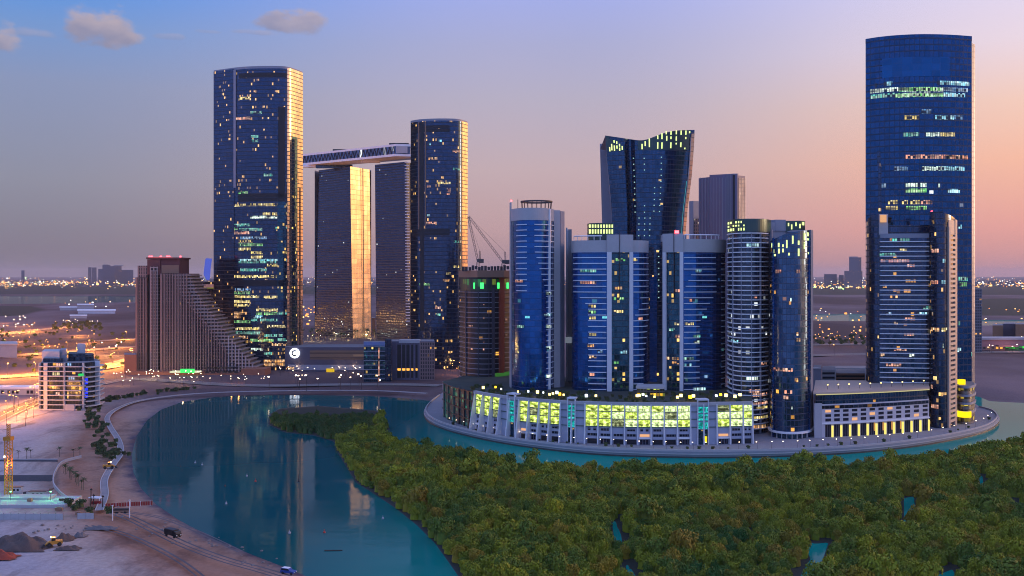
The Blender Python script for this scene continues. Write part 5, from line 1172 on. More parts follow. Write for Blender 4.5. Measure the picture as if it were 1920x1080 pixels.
tag(mb.build('city_lights', CITY), 'countless tiny warm lights of the distant city', 'lights', kind='stuff')

# ---- street lamps: orange sodium heads over the roads on the left
L_SOD = lamp_mat('sodium_head', (1.0, .42, .10), 7.5, False); L_LED = lamp_mat('white_head', (1.0, .76, .50), 13.0, False)
def lamp_proto(name, hd, hh=11, mt=L_SOD, reach=2.2):
    t = thing(name, (0, -500, -50), 'street lamp', 'street lamp')
    z0 = -50; mb = MB(); mb.tube((0, -500, z0), (0, -500, z0 + hh), .16, .09, 6); mb.tube((0, -500, z0 + hh), (reach, -500, z0 + hh + .5), .07, n=5)
    part('pole', mb, STEEL, t); part('lamp_head', MB().box((reach, -500, z0 + hh + .5), (hd, hd * .7, hd * .45)), mt, t); return t
def pole_light(t, hh, power, col=(1.0, .33, .045)):
    l = bpy.data.objects.new('lamp_glow', bpy.data.lights.new('lamp_glow', 'POINT')); l.data.energy = power * (1.15 if power > 19000 else .62); l.data.color = col; l.data.shadow_soft_size = .5; C.objects.link(l); l.parent = t; l.location = (0, 0, hh + .1); return l
P_SOD = lamp_proto('street_lamp', .95); P_LED = lamp_proto('street_lamp', 1.0, 9, L_LED, 1.2)
def place(proto, x, y, z, label, group, rz=0, s=1.0, used=[]):
    if proto not in used: used.append(proto); o = proto; o.location = (x, y, z); o.rotation_euler = (0, 0, rz); o.scale = (s,) * 3
    else: o = copy_tree(proto, None, (x, y, z), rz, s)
    o['label'] = label; o['group'] = group; return o
def along(ln, step, x_lim=(-60, 2000)):
    L = catmull(ln, 8); acc = 0; out = []
    for p, q in zip(L, L[1:]):
        d_ = math.dist(p, q); acc += d_
        if acc >= step:
            acc = 0; px = 960 + F * q[0] / q[1]
            if x_lim[0] < px < x_lim[1]: out.append((q, math.atan2(q[1] - p[1], q[0] - p[0])))
    return out
for i, (st, lim, pw) in enumerate(((17, (-40, 262), 150000), (18, (-40, 84), 20000), (36, (-40, 150), 80000), (30, (-40, 252), 90000), (40, (180, 262), 120000), (55, (1520, 1630), 5000), (50, (1520, 1640), 4000))):
    for k, ((x, y), a) in enumerate(along(road_ln[i], st, lim)):
        s_ = 1 if k % 2 else -1; wd = road_w[i] * .22
        o = place(P_SOD, x - math.sin(a) * wd * s_, y + math.cos(a) * wd * s_, .3, 'orange street lamp beside the roads inland of the beach' if x < 0 else 'orange street lamp on the road beyond the right hand towers', 'street lamps along the left roads' if x < 0 else 'street lamps beyond the right towers', a + (math.pi / 2 if s_ < 0 else -math.pi / 2), 1.0)
        pole_light(o, 11, pw)
def patch_lamps(n, x0, x1, y0, y1, proto, label, group, light=0, pw=4000, s=(.7, 1.0), col=(1.0, .36, .06)):
    for k in range(n):
        px, py = random.uniform(x0, x1), random.uniform(y0, y1); x, y = gp(px, py)
        o = place(proto, x, y, 0, label, group, random.uniform(-3, 3), random.uniform(*s))
        if light and k % light == 0: pole_light(o, 10, pw, col)
patch_lamps(34, -10, 180, 622, 672, P_SOD, 'orange lamp in the crowded lit plots at the far left', 'lamps of the lit plots at far left', 2, 48000)
patch_lamps(16, -10, 62, 603, 626, P_LED, 'bright floodlight mast at the upper left works yard', 'floodlights of the works yard', 3, 36000, (1.0, 1.4))
patch_lamps(14, -10, 74, 752, 800, P_SOD, 'orange lamp beside the road left of the white apartment block', 'lamps left of the white apartment block', 2, 14000, (.6, .8))
patch_lamps(10, 118, 190, 604, 616, P_LED, 'small lamp among the dark trees on the far plain', 'lamps among the dark trees', 0)
patch_lamps(44, 190, 380, 706, 726, P_LED, 'small warm lamp on the terrace before the brown podium', 'terrace lamps before the brown podium', 4, 3200, (.45, .7), (1, .65, .3))
patch_lamps(14, 390, 500, 712, 724, P_LED, 'small lamp at the shore end of the brown podium', 'lamps at the end of the brown podium', 5, 900, (.4, .6))
patch_lamps(22, 500, 680, 698, 716, P_LED, 'small lamp on the forecourt of the grey hall', 'forecourt lamps of the grey hall', 6, 1000, (.45, .7), (1, .6, .3))
patch_lamps(13, 505, 720, 727, 734, P_LED, 'bright lamp on the shore path before the grey hall', 'shore path lamps before the grey hall', 0, 0, (.8, 1.3))
patch_lamps(14, 824, 866, 688, 706, P_SOD, 'orange lamp at the foot of the unfinished tower', 'lamps at the foot of the unfinished tower', 3, 3500, (.5, .8))
patch_lamps(22, 1526, 1622, 634, 652, P_SOD, 'orange lamp in the low district beyond the quay building', 'lamps beyond the quay building', 6, 4000, (.7, 1.0))
patch_lamps(34, 1835, 1960, 640, 662, P_LED, 'warm lamp before the pink low mall at the far right', 'lamps before the pink mall', 6, 3500, (.6, .9), (1, .5, .4))
patch_lamps(6, 176, 232, 655, 672, P_LED, 'pair of bright lamps beside the wide orange road', 'bright lamps beside the wide road', 2, 26000, (.9, 1.2), (1, .5, .16))

# ---- trees: crowns of small leaf faces
def leaf_mat(name, lo, hi, rust):
    m, g = new_mat(name)
    pos = g.n('ShaderNodeNewGeometry').outputs['Position']; at = g.n('ShaderNodeAttribute', attribute_name='tint').outputs['Fac']; rnd = g.n('ShaderNodeObjectInfo').outputs['Random']
    wv, wc = g.white(g.xyz(at, rnd, 1.0)); r1, r2, r3 = g.sep(wc)
    big = g.noise(pos, .022, 3.0); fine = g.noise(pos, 1.6, 2.0)
    k = g.m('ADD', g.m('MULTIPLY', r1, .62), g.m('MULTIPLY', g.m('SUBTRACT', g.m('MULTIPLY', big, 2.0), .75), .6))
    c_ = g.mix(k, (*lo, 1), (*hi, 1)); c_ = g.mix(g.m('MULTIPLY', g.m('GREATER_THAN', r2, .86), .6), c_, (*rust, 1))
    c_ = g.v('SCALE', c_, g.m('ADD', .55, g.m('MULTIPLY', fine, .9)))
    b = g.n('ShaderNodeBsdfPrincipled'); g.put(b.inputs['Base Color'], c_); b.inputs['Roughness'].default_value = .65; b.inputs['Specular IOR Level'].default_value = .25
    g.t.links.new(b.outputs[0], g.n('ShaderNodeOutputMaterial').inputs[0]); return m
MANGROVE = leaf_mat('mangrove_leaf', (.018, .095, .016), (.33, .32, .008), (.29, .16, .012))
ISLET = leaf_mat('islet_leaf', (.016, .070, .020), (.10, .14, .014), (.08, .08, .015))
GARDEN = leaf_mat('garden_leaf', (.03, .06, .02), (.08, .10, .03), (.08, .07, .03))
def crown(n_leaf, R0, Hh, seed, size=(.34, .62), lobes=9):
    r = np.random.default_rng(seed)
    cs = [(0, 0, Hh * .50, R0 * .70)]
    for k in range(lobes):
        a = r.uniform(0, 6.28); q = r.uniform(.35, .78) * R0; cs.append((q * math.cos(a), q * math.sin(a), Hh * r.uniform(.42, .74), R0 * r.uniform(.28, .46)))
    cs = np.array(cs); wts = cs[:, 3] ** 2; wts /= wts.sum()
    i = r.choice(len(cs), n_leaf, p=wts); d_ = r.normal(size=(n_leaf, 3)); d_[:, 2] = np.abs(d_[:, 2]) * .95 - .25; d_ /= np.linalg.norm(d_, axis=1)[:, None]
    rad = cs[i, 3] * r.uniform(.78, 1.06, n_leaf); c_ = cs[i, :3] + d_ * rad[:, None] * np.array([1, 1, Hh / R0 * .62])
    c_[:, 2] = np.clip(c_[:, 2], .15, Hh * 1.05)
    nrm = d_ * .8 + r.normal(size=(n_leaf, 3)) * .45 + np.array([0, 0, .25]); nrm /= np.linalg.norm(nrm, axis=1)[:, None]
    ax = np.cross(nrm, r.normal(size=(n_leaf, 3))); ax /= np.linalg.norm(ax, axis=1)[:, None]; ay = np.cross(nrm, ax)
    s = r.uniform(*size, n_leaf)[:, None] * .5; s2 = s * r.uniform(.55, 1.0, n_leaf)[:, None]
    return np.stack([c_ - ax * s - ay * s2 * .3, c_ - ay * s2 + ax * s * .2, c_ + ax * s + ay * s2 * .2, c_ + ay * s2], 1)   # n,4,3
def core(R0, Hh, seed):
    r = np.random.default_rng(seed); V = []; Fc = []; nr_, nz = 9, 4
    for j in range(nz + 1):
        t_ = j / nz * 1.45; 
        for k in range(nr_):
            a = 2 * math.pi * k / nr_; q = R0 * .74 * math.cos(t_) * r.uniform(.82, 1.1) + .05; V.append((q * math.cos(a), q * math.sin(a), Hh * .80 * math.sin(t_) + .0))
    for j in range(nz):
        for k in range(nr_): Fc.append((j * nr_ + k, j * nr_ + (k + 1) % nr_, (j + 1) * nr_ + (k + 1) % nr_, (j + 1) * nr_ + k))
    return np.array(V), np.array(Fc)
def quad_mesh(name, Q, mat, tint=None, cores=()):
    V = Q.reshape(-1, 3); n = len(V); Fq = np.arange(n).reshape(-1, 4); tn = np.repeat(tint if tint is not None else np.zeros(len(Q)), 4); Vs, Fs, Ts = [V], [Fq], [tn]
    for cv, cf, ct in cores: Fs.append(cf + n); Vs.append(cv); Ts.append(np.full(len(cv), ct)); n += len(cv)
    V = np.concatenate(Vs); Fq = np.concatenate(Fs); tn = np.concatenate(Ts)
    me = bpy.data.meshes.new(name); me.vertices.add(len(V)); me.vertices.foreach_set('co', V.ravel()); me.loops.add(Fq.size); me.loops.foreach_set('vertex_index', Fq.ravel().astype(np.int32))
    me.polygons.add(len(Fq)); me.polygons.foreach_set('loop_start', np.arange(0, Fq.size, 4, dtype=np.int32)); me.polygons.foreach_set('loop_total', np.full(len(Fq), 4, np.int32)); me.update(calc_edges=True)
    at = me.attributes.new('tint', 'FLOAT', 'POINT'); at.data.foreach_set('value', tn.astype(np.float32)); me.materials.append(mat); return me
VAR = [(crown(760, 3.0, 4.6, 100 + k), core(3.0, 4.6, 200 + k)) for k in range(8)]
# where mangroves stand
inside = []
sp = 3.9
gx, gy = np.meshgrid(np.arange(-330, 330, sp), np.arange(262, 640, sp * .92)); gx = gx + (np.arange(gx.shape[0])[:, None] % 2) * sp / 2
Pm = np.stack([gx.ravel(), gy.ravel()], 1) + rng.uniform(-1.35, 1.35, (gx.size, 2))
ok = sdist(Pm, mud) > 1.6
for c_ in creeks: ok &= sdist(Pm, c_) < -2.0
pxm = 960 + F * Pm[:, 0] / Pm[:, 1]; ok &= (pxm > 480) & (pxm < 2010); Pm = Pm[ok]; pxm = pxm[ok]
pym = HY + (H + 2.7) * F / Pm[:, 1]
islet = (pxm < 705) & (pym < 828) & (pym < 828 - (pxm - 640) * .1)
noise_s = .5 + .5 * np.sin(Pm[:, 0] * .09 + 2 * np.sin(Pm[:, 1] * .07)) * np.sin(Pm[:, 1] * .11 + Pm[:, 0] * .04)
sc_ = np.where(islet, rng.uniform(.62, .92, len(Pm)), (.64 + .44 * noise_s) * rng.uniform(.66, 1.34, len(Pm)))
sc_ = np.where((rng.random(len(Pm)) < .05) & ~islet, sc_ * 1.45, sc_)
order = np.argsort(Pm[:, 1]); vis = [i for i in order if not islet[i] and 850 < pxm[i] < 1935 and pym[i] < 1100][:300]; vs = set(vis)
trees = [quad_mesh('mangrove_tree', q_, MANGROVE, np.zeros(len(q_)), [(cv * (.94, .94, .92), cf, 0.0)]) for q_, (cv, cf) in VAR]
for i in vis:
    o = bpy.data.objects.new('mangrove_tree', trees[int(rng.integers(8))]); C.objects.link(o); o.location = (Pm[i, 0], Pm[i, 1], -2.75); o.rotation_euler = (0, 0, rng.uniform(0, 6.28)); s = sc_[i]; o.scale = (s, s, s * rng.uniform(.95, 1.6))
    tag(o, 'bushy green mangrove tree at the near edge of the dense mangrove forest', 'mangrove', 'nearest mangrove trees')
def mass(name, sel, mat, label):
    Qs, Ts, Cs = [], [], []
    for i in sel:
        q_, (cv, cf) = VAR[int(rng.integers(8))]; a = rng.uniform(0, 6.28); s = sc_[i]; M = np.array([[math.cos(a), -math.sin(a), 0], [math.sin(a), math.cos(a), 0], [0, 0, 1]]) * s; M[2, 2] *= rng.uniform(.95, 1.6); tn = rng.random()
        keep = q_ if Pm[i, 1] < 430 else q_[::2] if not islet[i] else q_[::3]
        Qs.append((keep.reshape(-1, 3) @ M.T + (Pm[i, 0], Pm[i, 1], -2.75)).reshape(-1, 4, 3) if Pm[i, 1] < 430 else None)
        if Qs[-1] is None:
            cc_ = keep.mean(1, keepdims=True); kk = cc_ + (keep - cc_) * 1.35; Qs[-1] = (kk.reshape(-1, 3) @ M.T + (Pm[i, 0], Pm[i, 1], -2.75)).reshape(-1, 4, 3)
        Ts.append(np.full(len(keep), tn)); Cs.append((cv * (.94, .94, .92) @ M.T + (Pm[i, 0], Pm[i, 1], -2.75), cf, tn))
    o = bpy.data.objects.new(name, quad_mesh(name, np.concatenate(Qs), mat, np.concatenate(Ts), Cs)); C.objects.link(o); tag(o, label, 'mangrove forest', kind='stuff')
mass('mangrove_forest', [i for i in range(len(Pm)) if i not in vs and not islet[i]], MANGROVE, 'dense dark green mangrove forest filling the water before the quay')
mass('islet_scrub', [i for i in range(len(Pm)) if islet[i]], ISLET, 'dark low mangrove scrub covering the islet in the lagoon')

# ---- garden trees, shrubs and palms
SHR = [quad_mesh('shrub', crown(220, 1.6, 2.2, 300 + k, (.35, .6), 5), GARDEN, np.zeros(220), [(core(1.6, 2.2, 310 + k)[0] * .92, core(1.6, 2.2, 310 + k)[1], 0.0)]) for k in range(4)]
def shrub(x, y, z, s, label, group, cat='shrub', name='shrub'):
    o = bpy.data.objects.new(name, SHR[int(rng.integers(4))]); C.objects.link(o); o.location = (x, y, z); o.scale = (s, s, s * rng.uniform(.8, 1.2)); o.rotation_euler = (0, 0, rng.uniform(0, 6)); return tag(o, label, cat, group)
belt = catmull([gp(x, y) for x, y in [(164, 770), (176, 790), (190, 808), (196, 828), (202, 848), (206, 860)]], 8)
for k in range(64):
    p = belt[int(rng.integers(len(belt)))]; shrub(p[0] + rng.normal(0, 3.2), p[1] + rng.normal(0, 4), 0, rng.uniform(.8, 1.5), 'dark shrub in the planting belt along the beach path', 'shrubs of the beach planting belt')
belt2 = catmull([gp(x, y) for x, y in [(172, 764), (200, 752), (240, 744), (300, 736), (360, 730)]], 8)
for k in range(54):
    p = belt2[int(rng.integers(len(belt2)))]; shrub(p[0] + rng.normal(0, 3), p[1] + rng.normal(0, 5), 0, rng.uniform(.7, 1.5), 'dark shrub on the bank behind the curved bay', 'shrubs on the bank behind the bay')
for k in range(44):
    x, y = gp(rng.uniform(100, 190), rng.uniform(606, 619)); shrub(x, y, 0, rng.uniform(1.6, 3.0), 'dark tree of the grove on the far left plain', 'trees of the far grove', 'tree', 'grove_tree')
for k in range(60):
    x, y = gp(rng.uniform(-10, 240), rng.uniform(620, 700)); shrub(x, y, 0, rng.uniform(1.0, 2.2), 'roadside tree under the orange lamps at left', 'roadside trees at left', 'tree', 'roadside_tree')
for k in range(34):
    x, y = gp(rng.uniform(1526, 1622), rng.uniform(630, 648)); shrub(x, y, 0, rng.uniform(1.2, 2.4), 'dark tree in the district beyond the quay building', 'trees beyond the quay building', 'tree', 'street_tree')
for px in (905, 918, 925, 975, 984, 995, 1012, 1022, 1033, 1041, 1052, 1110, 1124, 1200, 1208, 1262, 1288, 1306, 1346, 1356, 1370, 1384):
    Y = pf.depth(px) + 9 + random.random() * 9; shrub(WX(px, Y), Y, ZP, .7 + random.random() * .4, 'small shrub on the planted podium roof', 'shrubs on the podium roof')
TRUNK = plain('palm_trunk', (.16, .12, .09), .9, var=.2)
def palm_proto(s=1.0, seed=0):
    r = random.Random(seed); t = thing('palm_tree', (0, -600, -80), 'palm', 'palm tree')
    mb = MB(); mb.tube((0, -600, -80), (0.15, -600, -77), .22, .17, 6); mb.tube((.15, -600, -77), (.25, -600, -74), .17, .14, 6); part('trunk', mb, TRUNK, t)
    mb = MB()
    for k in range(15):
        a = 2 * math.pi * k / 15 + r.uniform(-.2, .2); up = r.uniform(-.2, .9); L = r.uniform(2.0, 2.9); pr = None
        for j in range(5):
            u = j / 4; x, z_ = L * u * math.cos(up * (1 - u)), L * (u * math.sin(up) - .45 * u * u); w = .34 * math.sin(math.pi * min(1, u * .9 + .12)); c_ = np.array((.25 + x * math.cos(a), -600 + x * math.sin(a), -74 + z_)); sd_ = np.array((-math.sin(a), math.cos(a), -.35)) * w; sd2 = np.array((math.sin(a), -math.cos(a), -.35)) * w
            cur = (c_ + sd_, c_, c_ + sd2)
            if pr is not None: mb.face([pr[0], cur[0], cur[1], pr[1]]); mb.face([pr[1], cur[1], cur[2], pr[2]])
            pr = cur
    part('crown', mb, GARDEN, t); return t
PALM = palm_proto()
def palm(x, y, z, s, label, group):
    o = place(PALM, x, y, z, label, group, random.uniform(0, 6), s); return o
for k in range(15):
    u = k / 14; px, py = 122 + 34 * u + random.uniform(-3, 3), 886 + 34 * u + random.uniform(-2, 2); x, y = gp(px, py); palm(x, y, 0, random.uniform(.55, .8), 'young palm in the row beside the paved beach plot', 'palms beside the beach plot')
for px, py in ((20, 862), (34, 860), (50, 861), (58, 858), (112, 857), (138, 858), (150, 856)):
    x, y = gp(px, py); palm(x, y, 0, random.uniform(.6, .9), 'palm standing at the edge of the walled pit', 'palms at the pit edge')
for k in range(46):
    x, y = gp(random.uniform(566, 762), random.uniform(628, 640)); palm(x, y, 0, random.uniform(1.4, 2.2), 'lit garden palm at the foot of the slab towers', 'palms below the slab towers')
for k in range(12):
    x, y = gp(random.uniform(574, 756), random.uniform(632, 641)); o = place(P_LED, x, y, 0, 'garden lamp among the palms below the slab towers', 'garden lamps below the slab towers', 0, .8); pole_light(o, 4.5, 7000, (1, .82, .35))

# planting and lamp posts along the promenade and on the podium roof
qpx = [(842, 796), (870, 803), (905, 811), (948, 818), (1000, 826), (1050, 831.5), (1100, 835.5), (1150, 838.5), (1200, 841), (1250, 842.5), (1300, 843.5), (1350, 843.5), (1420, 842.5), (1470, 841.5), (1520, 839.5), (1570, 837), (1620, 833.5), (1670, 828.5), (1720, 822.5), (1770, 814.5), (1810, 806), (1845, 796), (1858, 785)]
ql = catmull([gp(x, y) for x, y in qpx], 4)
for i, (x, y) in enumerate(ql):
    if i % 2 == 0: place(P_LED, x, y, .25, 'slim lamp post along the curved quay promenade', 'promenade lamp posts', random.uniform(0, 6), .38)
    if i % 2 and rng.random() < .75: shrub(x + rng.normal(0, .6), y + rng.uniform(1, 2.5), .25, rng.uniform(.45, .85), 'small clipped tree on the quay promenade', 'small trees on the promenade', 'tree', 'promenade_tree')
for k in range(120):
    px = rng.uniform(884, 1405); Y = pf.depth(px) + rng.uniform(3, 46)
    if any(a < px < b and Y > c_ - 4 for a, b, c_ in ((955, 1060, 592), (1068, 1220, 586), (1240, 1365, 588), (1190, 1250, 556), (1362, 1410, 560))): continue
    shrub(WX(px, Y), Y, ZP, rng.uniform(.6, 1.25), 'dark green bush in the roof garden of the podium', 'roof garden bushes')
# ---- far buildings of the plain
PINK = plain('pink_mall_wall', (.40, .20, .20), .7, var=.12)
t, f = block('mall', 'long low pink mall with green lit windows at the far right', 1830, 1990, 1180, 636, PINK, 30)
part('roof_slab', f.patch(1829, 1990, f.z(637, 1900), f.z(633, 1900), 1.5, inn=-20), CONC, t)
part('green_window', f.patch(1884, 1960, f.z(659, 1900), f.z(649, 1900), .4), facade('green_mall_window', (.03, .06, .03), (.10, .2, .1), 7, 4, .2, .2, .9, [(0, lin(60, 200, 60)), (.6, lin(190, 240, 120))], .9, .3, 0, 0, .1, seed=60, clump=.1), t)
part('shop_window', f.patch(1832, 1882, f.z(659, 1860), f.z(650, 1860), .4), facade('mall_window', (.05, .04, .04), (.3, .18, .16), 7, 5, .4, .3, .5, AMBER, .8, .3, 0, 0, .1, seed=61, clump=.1), t)
part('arcade_roof', f.patch(1868, 1905, f.z(650, 1880), f.z(646.5, 1880), 6, inn=-1), PINK, t)
BR2 = plain('ochre_block_wall', (.26, .14, .08), .8, var=.1)
t, f = block('warehouse', 'ochre box building behind the pink mall, nearer the towers', 1861, 1881, 1420, 610, BR2, 40)
t2_, f = block('warehouse', 'dark grey box building between two ochre boxes behind the pink mall', 1881, 1904, 1430, 607, HALL, 40)
t3_, f = block('warehouse', 'ochre box building behind the pink mall at the picture edge', 1904, 1990, 1400, 608, BR2, 40)
t, f = block('apartment_tower', 'slender dark tower with lit balconies just right of the tallest right tower', 1828, 1841, 1150, 541, facade('slender_wall', (.05, .06, .08), (.17, .17, .20), 3.3, 2.4, .2, .35, .05, AMBER, 1, .3, .3, .02, seed=62), 16)
for nm, lab, x0, x1, y1, y0, w in (('shed', 'long pale shed roof on the far left plain', 146, 216, 588, 583, 26), ('shed', 'short white shed in front of the long pale shed', 131, 163, 597, 592.5, 14), ('shed', 'low dark shed behind the long pale shed', 112, 150, 582, 577, 20), ('shed', 'pinkish square hall on the far left plain', 145, 176, 583, 572, 24)):
    Y = 168030 / (y1 - HY); f = Front([(x0, Y), (x1, Y)], [(x1, Y + w * 3), (x0, Y + w * 3)], smooth=False); t = thing(nm, base_of(f), lab, 'shed')
    part('wall', MB().prism(f.plan(), 0, f.z(y0, x0), 0, 1), [WHITE if y0 < 590 and x0 > 120 and x0 != 145 else CONC, LEDGE], t); part('roof', MB().prism(grow(f.plan(), 1.03), f.z(y0, x0), f.z(y0, x0) + 1.2, 0, None, True), LEDGE, t)
t, f = block('warehouse', 'blue grey warehouse at the left picture edge among the lamps', -60, 32, 1080, 647, plain('blue_grey_sheet', (.30, .33, .40), .6, var=.1), 40)
part('roof', MB().prism(grow(f.plan(), 1.03), f.z(647, 0), f.z(644.5, 0), 0, None, True), CONC, t)
t, f = block('villa', 'low pale building with dark openings left of the white apartment block', -40, 74, 742, 729, CONC, 14)
for a in (2, 14, 22, 30, 50, 57): part('opening', f.patch(a, a + 5, f.z(738, a), f.z(732, a), .1), DARK, t)
part('roof', MB().prism(grow(f.plan(), 1.03), f.z(729, 10), f.z(726, 10), 0, None, True), LEDGE, t)
t, f = block('canopy_building', 'low shed with a dark roof beyond the quay building', 1552, 1640, 800, 690, CONC, 20)

# ---- bits of city between the far shore towers
t, f = block('low_block', 'low dark block glimpsed between the slab towers', 697, 704, 1480, 596, BROWN, 20)

# ---- building site at the lower left
SITE_Y = 400
x0, y0 = gp(16, 936); YELLOW = plain('crane_yellow', (.50, .20, .02), .6, var=.12)
t = thing('tower_crane', (x0, y0, 0), 'tall yellow lattice crane mast standing in the walled pit at the left edge', 'crane')
part('mast', truss(MB(), (x0, y0, -2.4), (x0, y0, WZ(822, y0)), 2.1, 20, .19), YELLOW, t)
part('mast_head', truss(MB(), (x0, y0, WZ(822, y0)), (x0, y0, WZ(795, y0)), .9, 8, .14), YELLOW, t)
part('collar', MB().box((x0, y0, WZ(822, y0)), (3.0, 3.0, 1.4)), YELLOW, t)
part('base', MB().box((x0 + .6, y0 - 1, -1.6), (4.2, 3, 3)), YELLOW, t)
part('lamp_head', MB().box((x0 - 1, y0 - 1.2, WZ(855, y0)), (.5, .5, .5)), L_LED, t)
pole_light(t, 14, 3500)
for k, (a, b, yy, hh) in enumerate(((-60, 104, 868, 1.3), (104, 112, 900, 1.2))):
    pass
PIT = plain('pit_wall', (.12, .115, .13), .85, var=.2)
t = thing('retaining_wall', (*gp(50, 868), 0), 'dark concrete retaining wall along the back of the open pit', 'wall')
xa, ya = gp(-80, 866); xb, yb = gp(106, 866); part('wall', MB().box(((xa + xb) / 2, ya + 1, -.6), (xb - xa, .6, 3.2)), PIT, t); part('coping', MB().box(((xa + xb) / 2, ya + 1, 1.1), (xb - xa + .4, .9, .25)), CONC, t)
xa, ya = gp(-80, 892); xb, yb = gp(98, 892); t = thing('retaining_wall', ((xa + xb) / 2, ya, -2.4), 'lower dark wall inside the open pit at left', 'wall'); part('wall', MB().box(((xa + xb) / 2, ya, -1.2), (xb - xa, .5, 3.0)), PIT, t)
# curved pale wall beside the pit
cw = catmull([gp(x, y) for x, y in [(152, 858), (118, 868), (103, 888), (100, 908), (112, 925), (126, 936)]], 6); mb = MB()
for p, q in zip(cw, cw[1:]): mb.box(((p[0] + q[0]) / 2, (p[1] + q[1]) / 2, .5), (math.dist(p, q) + .1, .4, 1.3), math.atan2(q[1] - p[1], q[0] - p[0]))
tag(mb.build('garden_wall', CONC), 'low curved pale wall bending round the pit towards the beach plot', 'wall')
# site building with green floodlight
xs0, Y0 = WX(-60, 398), 398; xs1 = WX(150, 398)
t = thing('site_platform', ((xs0 + xs1) / 2, Y0, 0), 'low pale site platform washed in green light at the left edge', 'platform')
part('slab', MB().box(((xs0 + xs1) / 2, Y0 - 6, .5), (xs1 - xs0, 16, 1.4)), CONC, t); part('step', MB().box(((xs0 + xs1) / 2 - 4, Y0 - 2, 1.6), (xs1 - xs0 - 12, 7, .9)), CONC, t)
LG = lamp_mat('green_flood', (.1, 1, .35), 12, False)
for a in (20, 95):
    x, y = WX(a, 392), 392; t = thing('floodlight', (x, y, 1.2), 'green floodlight on the %s of the site platform' % ('left part' if a < 50 else 'right part'), 'floodlight', 'green floodlights')
    part('pole', MB().tube((x, y, 1.2), (x, y, 4.6), .08), STEEL, t); part('lamp_head', MB().box((x, y, 4.6), (.5, .3, .3)), LG, t); l = pole_light(t, 3.7, 2200, (.12, 1, .30))
HOARD = plain('white_hoarding', (.40, .41, .43), .6, var=.16, scale=.5)
def hoarding(label, a, b, ya_, h=2.2):
    xa, y1 = gp(a, ya_); xb, _ = gp(b, ya_); t = thing('site_hoarding', ((xa + xb) / 2, y1, 0), label, 'fence'); n = max(1, int((xb - xa) / 2.6))
    mb = MB()
    for k in range(n): mb.box((xa + (xb - xa) * (k + .5) / n, y1, h / 2 + .1), ((xb - xa) / n - .08, .08, h))
    part('panel', mb, HOARD, t)
    for k in range(n + 1): part('post', MB().box((xa + (xb - xa) * k / n, y1 + .12, h / 2 + .2), (.1, .1, h + .4)), STEEL, t)
hoarding('long white site hoarding in front of the green lit platform', -50, 118, 975); hoarding('short white hoarding right of the long one', 145, 176, 974)
# earth heaps
def heap(label, px, py, w, dp, h, mat, seed):
    x0, y0 = gp(px, py); r = np.random.default_rng(seed); n = 34; mb = MB(); ph = r.uniform(0, 6, 6)
    Pz = lambda u, v: h * max(0, 1 - (u * u + v * v)) ** .8 * (1 + .35 * math.sin(3 * u + ph[0]) * math.cos(4 * v + ph[1]) + .2 * math.sin(8 * u + ph[2] + 5 * v) + .08 * math.sin(19 * u + ph[3]) * math.sin(17 * v)) - .1
    V = [[(x0 + w / 2 * u * (1 + .08 * math.sin(6 * v + ph[4])), y0 + dp / 2 * v, Pz(u, v) + .3) for u in np.linspace(-1, 1, n)] for v in np.linspace(-1, 1, n)]
    for j in range(n - 1):
        for i in range(n - 1):
            if max(V[j][i][2], V[j + 1][i + 1][2], V[j][i + 1][2]) > .16: mb.face([V[j][i], V[j][i + 1], V[j + 1][i + 1], V[j + 1][i]])
    tag(mb.build('earth_mound', mat, None, smooth=True), label, 'mound')
EARTH = plain('dark_earth', (.115, .08, .07), .95, var=.35, scale=.3); RED_E = plain('red_earth', (.30, .06, .035), .95, var=.3, scale=.3); GREY_E = plain('grey_earth', (.14, .125, .13), .95, var=.3, scale=.3)
heap('largest dark brown earth mound at the lower left', 42, 1026, 19, 12, 3.6, EARTH, 1); heap('small dark brown mound right of the largest mound', 122, 1012, 6.4, 5, 1.9, EARTH, 2); heap('little grey mound at the right end of the mound row', 151, 1006, 4.4, 4, 1.2, GREY_E, 3)
heap('red earth mound at the left picture edge', -4, 1046, 12, 6, 2.0, RED_E, 4); heap('long low grey spoil ridge beside the sand track', 190, 992, 11, 4, .9, GREY_E, 5); heap('brown spoil strip behind the loader with the lit lamp', 128, 1030, 8, 4, .9, EARTH, 6)

def prof(mb, P, y0, y1, M, mat=0):
    """a side outline P of (x, z) points given the real width y0..y1 and put in place by M"""
    A = [M(x, y0, z) for x, z in P]; B = [M(x, y1, z) for x, z in P]; n = len(P)
    mb.face(A, None, mat); mb.face(B[::-1], None, mat)
    for k in range(n): mb.face([A[k], B[k], B[(k + 1) % n], A[(k + 1) % n]], None, mat)
    return mb
TYRE = plain('tyre_rubber', (.02, .02, .02), .9, var=.1); GLASSD = plain('dark_car_glass', (.02, .025, .03), .1, .2, var=.05)
def vehicle(name, label, px, py, rz, body, cab, glass, wheels, wr, width, col, cat, lamps=None, z=.35):
    x0, y0 = gp(px, py); cs, sn = math.cos(rz), math.sin(rz); M = lambda x, y, z_: (x0 + x * cs - y * sn, y0 + x * sn + y * cs, z + z_)
    t = thing(name, (x0, y0, z), label, cat); w = width / 2
    part('body', prof(MB(), body, -w, w, M), col, t)
    if cab: part('cabin', prof(MB(), cab, -w * .9, w * .9, M), col, t)
    for i, gz in enumerate(glass): part('window', prof(MB(), gz, -w * .93, w * .93, M), GLASSD, t)
    for xw in wheels:
        for s in (-1, 1):
            mb = MB(); mb.tube(M(xw, s * w * .72, wr), M(xw, s * w * 1.04, wr), wr, n=14); wo = part('wheel', mb, TYRE, t)
            mb = MB(); mb.tube(M(xw, s * w * 1.04, wr), M(xw, s * w * 1.06, wr), wr * .5, n=10); part('rim', mb, STEEL, wo)
    return t, M
